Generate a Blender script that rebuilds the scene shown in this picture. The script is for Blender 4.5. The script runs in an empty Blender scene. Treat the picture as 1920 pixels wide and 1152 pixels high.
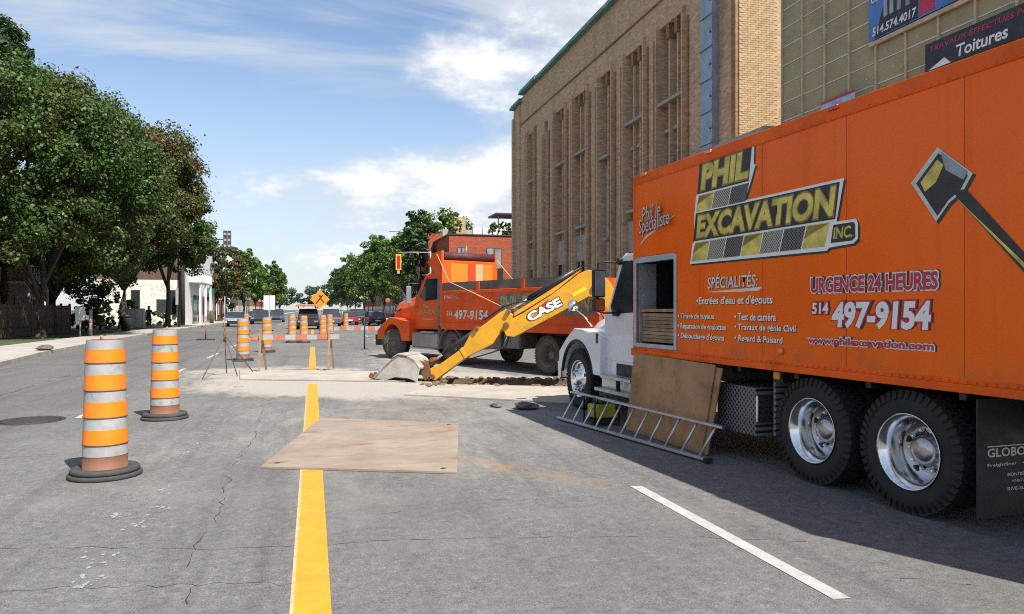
import bpy, bmesh, math, random
import numpy as np
from mathutils import Vector, Matrix, Euler
R = math.radians
sc = bpy.context.scene
COL = sc.collection
rng = random.Random(7)

# ------------------------------------------------------------------ camera
cam_d = bpy.data.cameras.new('camera'); cam = bpy.data.objects.new('camera', cam_d); COL.objects.link(cam)
cam.location = (0, 0, 1.65); cam.rotation_euler = (R(90), 0, R(-15.06))
cam_d.sensor_width = 36; cam_d.lens = 36*1390/1920; cam_d.shift_y = 5/1920; cam_d.clip_end = 5000; cam_d.clip_start = .05
sc.camera = cam
# ------------------------------------------------------------------ sun, sky
SUN_E = R(52.1); SAZ = (.44, -.898)
sun_d = bpy.data.lights.new('sun', 'SUN'); sun = bpy.data.objects.new('sun', sun_d); COL.objects.link(sun)
sun_d.energy = 4.05; sun_d.angle = R(.53); sun_d.color = (1, .945, .86)
sdir = Vector((SAZ[0]*math.cos(SUN_E), SAZ[1]*math.cos(SUN_E), math.sin(SUN_E)))
sun.rotation_euler = sdir.to_track_quat('Z', 'Y').to_euler(); sun.location = (0, -20, 40)

world = bpy.data.worlds.new('World'); sc.world = world; world.use_nodes = True
def build_world():
    nt = world.node_tree; N = nt.nodes; Lk = nt.links; N.clear()
    def nd(t, **k):
        n = N.new(t)
        for a, b in k.items(): setattr(n, a, b)
        return n
    def math_(op, a, b=None, clamp=False):
        n = nd('ShaderNodeMath', operation=op, use_clamp=clamp)
        for i, x in enumerate((a, b)):
            if x is None: continue
            if isinstance(x, (int, float)): n.inputs[i].default_value = x
            else: Lk.new(x, n.inputs[i])
        return n.outputs[0]
    sky = nd('ShaderNodeTexSky', sky_type='NISHITA', sun_disc=False, sun_elevation=SUN_E, sun_rotation=R(154))
    sky.air_density = 1.0; sky.dust_density = .7; sky.ozone_density = 2.2; sky.altitude = 60
    tc = nd('ShaderNodeTexCoord'); sep = nd('ShaderNodeSeparateXYZ'); Lk.new(tc.outputs['Generated'], sep.inputs[0])
    zz = math_('ADD', math_('MAXIMUM', sep.outputs[2], 0.0), .16)
    u = math_('DIVIDE', sep.outputs[0], zz); v = math_('DIVIDE', sep.outputs[1], zz)
    cmb = nd('ShaderNodeCombineXYZ'); Lk.new(u, cmb.inputs[0]); Lk.new(v, cmb.inputs[1])
    def noise(scale, detail, rough, vec, loc=(0,0,0), scl=(1,1,1), dist=0, rot=(0,0,0)):
        mp = nd('ShaderNodeMapping'); mp.inputs['Location'].default_value = loc; mp.inputs['Scale'].default_value = scl
        mp.inputs['Rotation'].default_value = rot
        Lk.new(vec, mp.inputs[0])
        n = nd('ShaderNodeTexNoise'); n.inputs['Scale'].default_value = scale; n.inputs['Detail'].default_value = detail
        n.inputs['Roughness'].default_value = rough; n.inputs['Distortion'].default_value = dist
        Lk.new(mp.outputs[0], n.inputs['Vector']); return n.outputs['Fac']
    def ramp(x, a, b, lo=0., hi=1.):
        m = nd('ShaderNodeMapRange', interpolation_type='SMOOTHSTEP'); Lk.new(x, m.inputs[0])
        for i, val in zip((1,2,3,4), (a,b,lo,hi)): m.inputs[i].default_value = val
        return m.outputs[0]
    cu = noise(1.5, 10, .58, cmb.outputs[0], (3.1, .7, 0), dist=.25)          # heaps
    dn = noise(9, 9, .64, tc.outputs['Generated'], (.4, .2, .9), (1,1,2.0))
    fld = math_('ADD', math_('MULTIPLY', cu, .52), math_('MULTIPLY', dn, .48))
    # cloud heaps and clear gaps at given headings (the noise alone fills the rest of the sky)
    for (d, sig, amp, fl) in (((.225,.975,.325), .20, .24, 2.0), ((.15,.98,.335), .14, .13, 2.2), ((.08,.995,.145), .44, .25, 3.4), ((.245,.971,.185), .16, .13, 2.6), ((.17,.98,.25), .14, -.14, 3.2), ((.36,.943,.42), .15, .20, 1.3),
                              ((-.02,1.0,.055), .16, .06, 3.5), ((-.22,.975,.27), .52, -.26, 1.2), ((.06,.99,.27), .20, -.12, 2.0), ((.02,.98,.42), .30, -.14, 1.6)):
        L = math.sqrt(sum(c*c for c in d)); d = [c/L for c in d]
        mp = nd('ShaderNodeMapping'); mp.inputs['Scale'].default_value = (1,1,fl); Lk.new(tc.outputs['Generated'], mp.inputs[0])
        ds = nd('ShaderNodeVectorMath', operation='DISTANCE'); Lk.new(mp.outputs[0], ds.inputs[0]); ds.inputs[1].default_value = (d[0], d[1], d[2]*fl)
        fld = math_('ADD', fld, math_('MULTIPLY', ramp(ds.outputs['Value'], sig, 0.0), amp))
    heap = ramp(fld, .45, .72)
    body = ramp(math_('ADD', fld, math_('MULTIPLY', math_('SUBTRACT', dn, .5), .8)), .50, .86)
    ci = noise(1.0, 9, .62, cmb.outputs[0], (1.3, 5.2, 0), (.55, 2.1, 1), dist=.8, rot=(0,0,R(-24)))   # thin high streaks
    ci2 = noise(.5, 4, .5, cmb.outputs[0], (7.7, 2.2, 0))
    cir = math_('MULTIPLY', ramp(ci, .38, .72), ramp(ci2, .25, .55))
    veil = ramp(sep.outputs[2], .36, 0.0, .03, .66)                       # pale towards the horizon all round
    thin = math_('MAXIMUM', math_('MULTIPLY', cir, .95), veil)
    mix1 = nd('ShaderNodeMix', data_type='RGBA'); Lk.new(thin, mix1.inputs[0]); Lk.new(sky.outputs[0], mix1.inputs[6])
    mix1.inputs[7].default_value = (4.0, 4.35, 4.7, 1)
    cc = nd('ShaderNodeMix', data_type='RGBA'); Lk.new(body, cc.inputs[0]); cc.inputs[6].default_value = (4.1, 4.4, 4.8, 1); cc.inputs[7].default_value = (6.6, 6.6, 6.65, 1)
    mix2 = nd('ShaderNodeMix', data_type='RGBA'); Lk.new(math_('MULTIPLY', heap, .92), mix2.inputs[0]); Lk.new(mix1.outputs[2], mix2.inputs[6]); Lk.new(cc.outputs[2], mix2.inputs[7])
    bg = nd('ShaderNodeBackground'); bg.inputs[1].default_value = .091; Lk.new(mix2.outputs[2], bg.inputs[0])
    out = nd('ShaderNodeOutputWorld'); Lk.new(bg.outputs[0], out.inputs[0])
build_world()
vs = sc.view_settings; vs.view_transform = 'Standard'; vs.look = 'None'; vs.exposure = .96; vs.gamma = 1; vs.use_curve_mapping = False
sc.render.engine = 'CYCLES'
cy = sc.cycles; cy.use_denoising = False; cy.max_bounces = 7; cy.diffuse_bounces = 3; cy.glossy_bounces = 3; cy.transmission_bounces = 4; cy.transparent_max_bounces = 6
cy.caustics_reflective = False; cy.caustics_refractive = False; cy.sample_clamp_indirect = 6; cy.filter_width = 1.05
try: cy.denoising_prefilter = 'ACCURATE'
except Exception: pass

# ------------------------------------------------------------------ mesh helpers
class MB:
    def __init__(s): s.v = []; s.f = []; s.s = []
    def add(s, vs, fs, smooth=False, M=None):
        b = len(s.v)
        for p in vs:
            p = Vector(p)
            s.v.append(tuple(M @ p) if M is not None else tuple(p))
        for f in fs: s.f.append(tuple(b+i for i in f)); s.s.append(smooth)
        return s
    def bx(s, x0, x1, y0, y1, z0, z1, M=None):
        vs = [(x,y,z) for z in (z0,z1) for y in (y0,y1) for x in (x0,x1)]
        return s.add(vs, [(0,2,3,1),(4,5,7,6),(0,1,5,4),(2,6,7,3),(0,4,6,2),(1,3,7,5)], M=M)
    def box(s, c, d, rot=(0,0,0)):
        M = Matrix.Translation(c) @ Euler(rot).to_matrix().to_4x4()
        return s.bx(-d[0]/2, d[0]/2, -d[1]/2, d[1]/2, -d[2]/2, d[2]/2, M)
    def prism(s, poly, ax, a0, a1, smooth=False):
        def P(p, a): return {'x': (a,p[0],p[1]), 'y': (p[0],a,p[1]), 'z': (p[0],p[1],a)}[ax]
        n = len(poly); vs = [P(p,a0) for p in poly]+[P(p,a1) for p in poly]
        s.add(vs, [tuple(range(n))[::-1], tuple(range(n,2*n))])
        b = len(s.v)-2*n
        for i in range(n):
            j = (i+1) % n; s.f.append((b+i,b+j,b+n+j,b+n+i)); s.s.append(smooth)
        return s
    def poly(s, pts): return s.add(pts, [tuple(range(len(pts)))])
    def loft(s, secs, cap=True, closed=True, smooth=False):
        n = len(secs[0]); vs = [p for q in secs for p in q]; fs = []
        for k in range(len(secs)-1):
            for i in range(n if closed else n-1):
                j = (i+1) % n; fs.append((k*n+i, k*n+j, (k+1)*n+j, (k+1)*n+i))
        s.add(vs, fs, smooth)
        if cap:
            b = len(s.v)-len(vs); s.f += [tuple(b+i for i in range(n))[::-1], tuple(b+len(vs)-n+i for i in range(n))]; s.s += [False, False]
        return s
    def lathe(s, prof, o=(0,0,0), ax=(0,0,1), n=24, cap=True, smooth=True):
        q = Vector(ax).normalized().to_track_quat('Z','Y').to_matrix(); o = Vector(o)
        secs = [[o + q @ Vector((r*math.cos(2*math.pi*i/n), r*math.sin(2*math.pi*i/n), h)) for i in range(n)] for r, h in prof]
        return s.loft(secs, cap, True, smooth)
    def cyl(s, p0, p1, r0, r1=None, n=14, smooth=True):
        p0 = Vector(p0); p1 = Vector(p1); d = p1-p0
        return s.lathe([(r0,0),(r1 if r1 is not None else r0, d.length)], p0, d, n, True, smooth)
    def tube(s, pts, r, n=8, r1=None):
        pts = [Vector(p) for p in pts]; secs = []
        for i, p in enumerate(pts):
            d = (pts[min(i+1,len(pts)-1)]-pts[max(i-1,0)]).normalized()
            q = d.to_track_quat('Z','Y').to_matrix(); t = i/(len(pts)-1)
            rr = r if r1 is None else r+(r1-r)*t
            secs.append([p + q @ Vector((rr*math.cos(2*math.pi*k/n), rr*math.sin(2*math.pi*k/n), 0)) for k in range(n)])
        return s.loft(secs, True, True, True)
    def mesh(s, name, recalc=True):
        me = bpy.data.meshes.new(name); me.from_pydata(s.v, [], s.f); me.update()
        for p, k in zip(me.polygons, s.s): p.use_smooth = k
        if recalc:
            bm = bmesh.new(); bm.from_mesh(me); bmesh.ops.recalc_face_normals(bm, faces=bm.faces); bm.to_mesh(me); bm.free()
        return me
    def build(s, name, mat, parent=None, bevel=0, seg=2, recalc=True, **tags):
        return obj(name, s.mesh(name, recalc), mat, parent, bevel, seg, **tags)
def tag(o, label=None, cat=None, group=None, kind=None):
    if label: o['label'] = label
    if cat: o['category'] = cat
    if group: o['group'] = group
    if kind: o['kind'] = kind
    return o
def obj(name, me, mat=None, parent=None, bevel=0, seg=2, loc=None, rot=None, label=None, cat=None, group=None, kind=None):
    o = bpy.data.objects.new(name, me); COL.objects.link(o)
    if mat is not None:
        if len(me.materials): me.materials[0] = mat
        else: me.materials.append(mat)
    if parent is not None: o.parent = parent
    if loc is not None: o.location = loc
    if rot is not None: o.rotation_euler = rot
    if bevel:
        m = o.modifiers.new('bevel', 'BEVEL'); m.width = bevel; m.segments = seg; m.limit_method = 'ANGLE'; m.angle_limit = R(40)
        m.harden_normals = False
    return tag(o, label, cat, group, kind)
def thing(name, label, cat, loc=(0,0,0), rz=0, group=None):
    o = bpy.data.objects.new(name, None); COL.objects.link(o); o.empty_display_size = .2
    o.location = loc; o.rotation_euler = (0,0,rz); return tag(o, label, cat, group)
def copy_tree(o, parent=None):
    c = o.copy(); COL.objects.link(c); c.parent = parent
    for ch in list(o.children): copy_tree(ch, c)
    return c
_tx = {}
def text_mesh(s, w, h, offset=0., shear=0., spacing=1.):
    """flat lettering, lower left corner at the origin, filling w x h"""
    cu = bpy.data.curves.new('lettering', 'FONT'); cu.body = s; cu.offset = offset; cu.shear = shear; cu.size = 1; cu.space_character = spacing
    cu.resolution_u = 3; cu.fill_mode = 'FRONT'
    o = bpy.data.objects.new('lettering', cu); COL.objects.link(o)
    dg = bpy.context.evaluated_depsgraph_get(); me = bpy.data.meshes.new_from_object(o.evaluated_get(dg))
    bpy.data.objects.remove(o); bpy.data.curves.remove(cu)
    co = np.empty(len(me.vertices)*3); me.vertices.foreach_get('co', co); co = co.reshape(-1,3)
    lo = co.min(0); hi = co.max(0); co = (co-lo)/np.maximum(hi-lo, 1e-6)*np.array([w,h,0]); me.vertices.foreach_set('co', co.ravel()); me.update()
    me.materials.clear()
    return me

# ------------------------------------------------------------------ materials
def mat_nodes(name):
    m = bpy.data.materials.new(name); m.use_nodes = True; nt = m.node_tree; N = nt.nodes
    b = N['Principled BSDF']
    class K: pass
    k = K(); k.m = m; k.N = N; k.L = nt.links; k.b = b
    def nd(t, **kw):
        n = N.new(t)
        for a, c in kw.items(): setattr(n, a, c)
        return n
    def lk(a, c): nt.links.new(a, c)
    def mth(op, a, c=None, clamp=False):
        n = nd('ShaderNodeMath', operation=op, use_clamp=clamp)
        for i, x in enumerate((a, c)):
            if x is None: continue
            if isinstance(x, (int, float)): n.inputs[i].default_value = x
            else: lk(x, n.inputs[i])
        return n.outputs[0]
    def noise(scale, detail=4, rough=.55, vec=None, scl=None, loc=None, dist=0):
        n = nd('ShaderNodeTexNoise'); n.inputs['Scale'].default_value = scale; n.inputs['Detail'].default_value = detail; n.inputs['Roughness'].default_value = rough
        n.inputs['Distortion'].default_value = dist
        v = vec if vec is not None else k.co
        if scl or loc:
            mp = nd('ShaderNodeMapping')
            if scl: mp.inputs['Scale'].default_value = scl
            if loc: mp.inputs['Location'].default_value = loc
            lk(v, mp.inputs[0]); v = mp.outputs[0]
        lk(v, n.inputs['Vector']); return n.outputs['Fac']
    def rng_(x, a, c, lo=0., hi=1.):
        n = nd('ShaderNodeMapRange', interpolation_type='SMOOTHSTEP'); lk(x, n.inputs[0])
        for i, val in zip((1,2,3,4), (a,c,lo,hi)): n.inputs[i].default_value = val
        return n.outputs[0]
    def mix(f, a, c, mode='MIX'):
        n = nd('ShaderNodeMix', data_type='RGBA', blend_type=mode)
        if isinstance(f, (int, float)): n.inputs[0].default_value = f
        else: lk(f, n.inputs[0])
        for i, x in ((6,a),(7,c)):
            if isinstance(x, (tuple, list)): n.inputs[i].default_value = (*x[:3], 1)
            else: lk(x, n.inputs[i])
        return n.outputs[2]
    def bump(h, strength, dist=.01):
        n = nd('ShaderNodeBump'); n.inputs['Strength'].default_value = strength; n.inputs['Distance'].default_value = dist; lk(h, n.inputs['Height'])
        lk(n.outputs[0], b.inputs['Normal'])
    k.nd, k.lk, k.mth, k.noise, k.rng, k.mix, k.bump = nd, lk, mth, noise, rng_, mix, bump
    tc = nd('ShaderNodeTexCoord'); k.tc = tc; k.co = tc.outputs['Object']
    return k
MATS = {}
def M(name, col, rough=.6, metal=0., var=.12, scale=6., bump=0., bscale=60., coat=0., dirt=None, dscale=3., damt=.5, rnd=0., spec=.5, world=False):
    """painted / plain surface: base colour with an uneven tone, optional dirt, fine relief"""
    if name in MATS: return MATS[name]
    k = mat_nodes(name); b = k.b
    if world:
        ge = k.nd('ShaderNodeNewGeometry'); k.co = ge.outputs['Position']
    n = k.noise(scale, 5)
    c = k.mix(k.rng(n, .25, .75), tuple(x*(1-var) for x in col), tuple(min(1, x*(1+var)) for x in col))
    if rnd:
        oi = k.nd('ShaderNodeObjectInfo'); c = k.mix(k.mth('MULTIPLY', oi.outputs['Random'], rnd), c, tuple(x*.45 for x in col))
    if dirt:
        dn = k.noise(dscale, 8, .65, loc=(3,7,1)); f = k.rng(dn, .5, .78); f = k.mth('MULTIPLY', f, damt)
        c = k.mix(f, c, dirt)
        k.lk(k.rng(dn, .5, .78, rough, min(1, rough+.3)), b.inputs['Roughness'])
    else:
        k.lk(k.rng(k.noise(scale*2.3, 3), .3, .7, max(0, rough*.85), min(1, rough*1.15)), b.inputs['Roughness'])
    k.lk(c, b.inputs['Base Color']); b.inputs['Metallic'].default_value = metal
    b.inputs['Specular IOR Level'].default_value = spec
    if coat: b.inputs['Coat Weight'].default_value = coat; b.inputs['Coat Roughness'].default_value = .06
    if bump: k.bump(k.noise(bscale, 6), bump)
    MATS[name] = k.m; return k.m
# ------------------------------------------------------------------ ground surfaces
def asphalt_mat():
    k = mat_nodes('old_asphalt'); b = k.b; co = k.co
    agg = k.noise(95, 5, .75); agg2 = k.noise(260, 3, .7); mid = k.noise(2.2, 6, .6); big = k.noise(.23, 5, .55)
    streak = k.noise(1.0, 6, .6, scl=(2.6, .07, 1))
    c = k.mix(k.rng(agg, .33, .70), (.070,.068,.066), (.258,.250,.238))
    c = k.mix(k.mth('MULTIPLY', k.rng(agg2, .60, .72), .85), c, (.55,.54,.52))
    c = k.mix(k.mth('MULTIPLY', k.rng(agg2, .42, .30), .65), c, (.035,.035,.037))
    grit = k.noise(11, 12, .93); grit2 = k.noise(34, 3, .8, loc=(3,1,2))
    c = k.mix(k.mth('MULTIPLY', k.rng(grit, .50, .36), .95), c, (.035,.035,.036)); c = k.mix(k.mth('MULTIPLY', k.rng(grit, .51, .64), .85), c, (.36,.355,.345))
    c = k.mix(k.mth('MULTIPLY', k.rng(grit2, .60, .74), .55), c, (.46,.45,.44)); c = k.mix(k.mth('MULTIPLY', k.rng(grit2, .42, .28), .55), c, (.03,.03,.031))
    c = k.mix(k.rng(mid, .3, .75, .0, .32), c, (.20,.195,.185))
    c = k.mix(k.rng(big, .4, .65, .0, .40), c, (.10,.095,.088)); c = k.mix(k.rng(k.noise(.6,6,.6,loc=(9,2,0)), .5, .72, 0, .35), c, (.27,.255,.235))
    sep = k.nd('ShaderNodeSeparateXYZ'); k.lk(co, sep.inputs[0]); X, Y = sep.outputs[0], sep.outputs[1]
    # far left lane: darker, newer surface
    newl = k.mth('MULTIPLY', k.rng(X, -3.2, -4.2), k.rng(Y, 6, 16))
    c = k.mix(k.mth('MULTIPLY', newl, .35), c, (.085,.085,.088))
    c = k.mix(k.mth('MULTIPLY', k.rng(streak, .50, .72), .36), c, (.05,.05,.052))
    def ell(cx, cy, rx, ry, rot=0., p0=1.0, p1=.25):
        mp = k.nd('ShaderNodeMapping', vector_type='TEXTURE'); mp.inputs['Location'].default_value = (cx,cy,0); mp.inputs['Rotation'].default_value = (0,0,rot); mp.inputs['Scale'].default_value = (rx,ry,1)
        k.lk(co, mp.inputs[0]); s2 = k.nd('ShaderNodeSeparateXYZ'); k.lk(mp.outputs[0], s2.inputs[0])
        r2 = k.mth('ADD', k.mth('MULTIPLY', s2.outputs[0], s2.outputs[0]), k.mth('MULTIPLY', s2.outputs[1], s2.outputs[1]))
        return k.rng(k.mth('SQRT', r2), p0, p1)
    # concrete dust tracked about the dig
    dn = k.noise(.9, 8, .68, scl=(1.0,.45,1)); dn2 = k.noise(5, 7, .7, scl=(1,.35,1)); dnf = k.noise(28, 4, .7)
    zone = ell(1.6, 17.0, 6.6, 4.6, -.4)
    z2 = ell(3.6, 24, 3.6, 12, .0)
    z3 = ell(1.2, 11.0, 5.2, 6.5, 0)
    z4 = ell(-1.0, 20.5, 4.0, 3.2, 0)
    f = k.mth('ADD', k.mth('MULTIPLY', dn, .55), k.mth('ADD', k.mth('MULTIPLY', dn2, .33), k.mth('MULTIPLY', dnf, .12)))
    m1 = k.rng(k.mth('ADD', f, k.mth('MULTIPLY', zone, .52)), .60, .84)
    m2 = k.rng(k.mth('ADD', f, k.mth('MULTIPLY', z2, .24)), .58, .80)
    m3 = k.rng(k.mth('ADD', f, k.mth('MULTIPLY', z3, .15)), .56, .78)
    m4 = k.rng(k.mth('ADD', f, k.mth('MULTIPLY', z4, .32)), .58, .82)
    dust = k.mth('MAXIMUM', k.mth('MAXIMUM', m1, k.mth('MULTIPLY', m4, .95)), k.mth('MAXIMUM', k.mth('MULTIPLY', m2, .75), k.mth('MULTIPLY', m3, .50)))
    c = k.mix(k.mth('MULTIPLY', dust, .88), c, (.385,.352,.31))
    # brown clay smear by the plate
    sm = k.mth('MULTIPLY', ell(2.05, 7.35, .30, 1.5, .62), k.rng(k.noise(3.5, 6, .65), .40, .62))
    c = k.mix(k.mth('MULTIPLY', sm, .55), c, (.30,.185,.10))
    sm2 = k.mth('MULTIPLY', ell(1.2, 12.2, 2.2, 1.2, .1), k.rng(k.noise(2.5, 6, .65), .42, .66))
    c = k.mix(k.mth('MULTIPLY', sm2, .40), c, (.34,.25,.17))
    # oil spots
    oil = k.rng(k.noise(1.15, 2, .4), .72, .80)
    c = k.mix(k.mth('MULTIPLY', oil, .55), c, (.03,.03,.032))
    k.lk(c, b.inputs['Base Color']); b.inputs['Roughness'].default_value = .88; b.inputs['Specular IOR Level'].default_value = .25
    k.bump(k.mth('ADD', agg, k.mth('MULTIPLY', agg2, .5)), .55, .012)
    return k.m
ASPH = asphalt_mat()
CONC = M('pale_concrete', (.36,.335,.30), .9, var=.14, scale=.8, dirt=(.30,.27,.23), dscale=.7, damt=.5, bump=.25, bscale=90)
KERB = M('kerb_concrete', (.34,.32,.29), .9, var=.2, scale=2, dirt=(.2,.18,.15), dscale=1.6, damt=.6, bump=.3, bscale=50)
SOIL = M('trench_soil', (.17,.115,.07), .95, var=.4, scale=4, bump=1, bscale=9)
GRND = M('packed_earth', (.085,.085,.06), .95, var=.3, scale=.3, bump=.3, bscale=5)
LAWN = M('lawn_turf', (.05,.07,.025), .95, var=.4, scale=1.2, bump=.8, bscale=25)
YEL = M('yellow_road_paint', (.60,.285,.014), .6, var=.10, scale=5, dirt=(.26,.18,.07), dscale=13, damt=.75, bump=.3, bscale=120)
WHT = M('white_road_paint', (.42,.41,.39), .65, var=.12, scale=6, dirt=(.22,.215,.205), dscale=9, damt=.85, bump=.3, bscale=120)

HOLE = [(2.55,15.95),(5.45,14.9),(6.0,16.55),(2.95,17.75)]
RECT = [(1.5,13.2),(7.6,13.2),(7.6,19.4),(1.5,19.4)]
def ring(mb, z):
    vs = [(x,y,z) for x,y in RECT]+[(x,y,z) for x,y in HOLE]
    mb.add(vs, [(i,(i+1)%4,4+(i+1)%4,4+i) for i in range(4)])
LK = [(-7.3,-20),(-7.6,10),(-7.85,13.2),(-8.2,19.4),(-8.7,25),(-9.3,30),(-9.65,37),(-10.0,50),(-10.1,62),(-10.1,700)]
g = MB(); B = 2500
for r in ((-B,1.5,-B,B),(7.6,B,-B,B),(1.5,7.6,-B,13.2),(1.5,7.6,19.4,B)):
    g.add([(r[0],r[2],-.03),(r[1],r[2],-.03),(r[1],r[3],-.03),(r[0],r[3],-.03)], [(0,1,2,3)])
ring(g, -.03)
g.build('ground', GRND, kind='structure')
r = MB(); KR = 9.2
for (x0,y0),(x1,y1) in zip(LK[:-1], LK[1:]):
    r.add([(x0,y0,0),(1.5,y0,0),(1.5,y1,0),(x1,y1,0)], [(0,1,2,3)])
for x0,x1,y0,y1 in ((1.5,KR,-20,13.2),(7.6,KR,13.2,19.4),(1.5,KR,19.4,700)):
    r.add([(x0,y0,0),(x1,y0,0),(x1,y1,0),(x0,y1,0)], [(0,1,2,3)])
ring(r, 0)
road = r.build('road', ASPH, kind='structure')
# trench: real cut with soil sides
t = MB(); zb = -1.3
vs = [(x,y,-.004) for x,y in HOLE]+[(x,y,zb) for x,y in HOLE]
t.add(vs, [(i,4+i,4+(i+1)%4,(i+1)%4) for i in range(4)]+[(4,5,6,7)])
tr_ = t.build('trench', SOIL, kind='structure', recalc=False)
# broken edge of the cut: lumps of spoil and asphalt along the rim
BROKEN = M('broken_asphalt', (.11,.10,.09), .95, var=.4, scale=6, bump=.8, bscale=20)
def lump(mb, c, r, seed, sq=.6):
    q = random.Random(seed); n = 7; secs = []
    for h, f in ((-.5,.55),(-.1,1),(.35,.85),(.6,.4)):
        secs.append([(c[0]+r*f*q.uniform(.7,1.25)*math.cos(2*math.pi*i/n), c[1]+r*f*q.uniform(.7,1.25)*math.sin(2*math.pi*i/n), c[2]+r*h*sq*q.uniform(.85,1.15)) for i in range(n)])
    mb.loft(secs)
sp = MB()
for i in range(170):
    e = rng.choice((0,0,1,2,2,3)); a, c = HOLE[e], HOLE[(e+1)%4]; w = rng.random()
    x = a[0]+(c[0]-a[0])*w+rng.gauss(0,.13); y = a[1]+(c[1]-a[1])*w+rng.gauss(0,.13); rr = rng.uniform(.02,.085)
    lump(sp, (x,y,rr*.25), rr, i)
sp.build('spoil_rubble', SOIL, label='crumbs of brown soil along the edge of the dug trench', cat='rubble', kind='stuff')
# markings
def strip(name, pts, mat, z=.004, parent=road):
    m = MB(); m.poly([(x,y,z) for x,y in pts]); return m.build(name, mat, parent, recalc=False)
strip('faded_yellow_line', [(-.122,-4),(.085,-4),(.085,17.1),(-.122,17.1)], M('faded_yellow_paint', (.46,.36,.20), .7, var=.2, scale=8, dirt=(.22,.20,.16), dscale=10, damt=.9), .0032)
strip('yellow_centre_line', [(-.10,-4),(.10,-4),(.10,17.1),(-.10,17.1)], YEL)
strip('yellow_centre_line', [(-.10,20.8),(.10,20.8),(.10,34),(-.10,34)], YEL)
strip('yellow_centre_line', [(-.10,42),(.10,42),(.10,64),(-.10,64)], YEL)
strip('white_lane_line', [(2.86,3.6),(2.97,3.58),(2.97,6.36),(2.86,6.4)], WHT)
strip('white_lane_line', [(2.86,-2.4),(2.97,-2.4),(2.97,.4),(2.86,.4)], WHT)
for y0 in (12.6,19.4,27,34.5,42,49.5,84,92,100,108):
    strip('white_lane_line', [(-3.5,y0),(-3.39,y0),(-3.39,y0+3),(-3.5,y0+3)], WHT)
for y0 in (30,38,46,84,92): strip('white_lane_line', [(3.2,y0),(3.32,y0),(3.32,y0+3),(3.2,y0+3)], WHT)
for y0 in (62.5,65.5): strip('crosswalk_line', [(-9.6,y0),(8.8,y0),(8.8,y0+.3),(-9.6,y0+.3)], WHT)
# remains of an old scraped-off line: scattered worn blotches
OLDP = M('worn_white_paint', (.27,.265,.26), .8, var=.3, scale=20, dirt=(.14,.14,.14), dscale=14, damt=.9, bump=.4, bscale=120)
q = random.Random(3)
yy = 3.9
while yy < 17:
    for k in range(q.choice((1,1,2))):
        cx = -1.2+q.gauss(0,.10)-.02*yy; cy_ = yy+q.uniform(-.2,.2); rx = q.uniform(.02,.06); ry = q.uniform(.04,.14); n = 14
        fk = MB()
        for j in range(q.randint(5,14)):
            ax, ay = cx+q.gauss(0,rx*.9), cy_+q.gauss(0,ry*.9); rr = q.uniform(.005,.022); nn = 7
            fk.poly([(ax+rr*q.uniform(.5,1.2)*math.cos(2*math.pi*i/nn), ay+rr*1.6*q.uniform(.5,1.2)*math.sin(2*math.pi*i/nn), .0026+.0006*q.random()) for i in range(nn)])
        o = fk.build('worn_paint_flecks', OLDP, road, recalc=False); o['kind'] = 'stuff'
    yy += q.uniform(.55,1.0)
# cracks
CRK = M('crack_black', (.022,.021,.021), .95, var=.3, scale=9)
def crack(pts, w, seed, jit=.03, step=.09):
    q = random.Random(seed); line = []
    for (x0,y0),(x1,y1) in zip(pts[:-1],pts[1:]):
        L = math.hypot(x1-x0,y1-y0); n = max(2,int(L/step))
        for i in range(n): line.append((x0+(x1-x0)*i/n+q.gauss(0,jit), y0+(y1-y0)*i/n+q.gauss(0,jit)))
    line.append(pts[-1]); m = MB(); run = []
    def flush():
        if len(run) > 1:
            b = len(m.v)
            for (x,y,nx,ny,ww) in run: m.v += [(x-nx*ww,y-ny*ww,.0022),(x+nx*ww,y+ny*ww,.0022)]
            for i in range(len(run)-1): m.f.append((b+2*i,b+2*i+1,b+2*i+3,b+2*i+2)); m.s.append(False)
    for i,(x,y) in enumerate(line):
        a = line[max(0,i-1)]; c = line[min(len(line)-1,i+1)]; dx,dy = c[0]-a[0],c[1]-a[1]; L = math.hypot(dx,dy) or 1
        if q.random() < .16: flush(); run = []; continue
        run.append((x,y,-dy/L,dx/L,w*q.uniform(.25,1)))
    flush()
    if m.f: m.build('crack', CRK, road, recalc=False)
crack([(-.62,4.3),(-.80,5.2),(-.74,6.6),(-.82,8.4),(-.72,10.2),(-.80,12.5),(-.70,15.5)], .0042, 1, .02)
crack([(-5.5,6.6),(-3.2,6.15),(-1.6,5.75),(-.7,5.45),(.6,5.35),(2.2,5.0),(3.4,4.55)], .003, 2, .018)
crack([(-4.6,5.2),(-2.4,5.05),(-1.0,4.85),(.3,4.6)], .0026, 5, .018)
crack([(.3,6.0),(1.4,6.25),(2.3,6.1)], .0025, 8, .018)
crack([(3.2,4.0),(4.2,3.3),(5.2,2.9)], .003, 9, .018)
crack([(-7,9.4),(-4.5,9.2),(-2.6,9.55)], .003, 11, .02)
crack([(-6.5,20.5),(-4,20.2),(-1.8,20.6)], .012, 12)
crack([(-5.8,6),(-5.7,12),(-5.9,20),(-5.8,32)], .012, 14, .04, .3)
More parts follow.
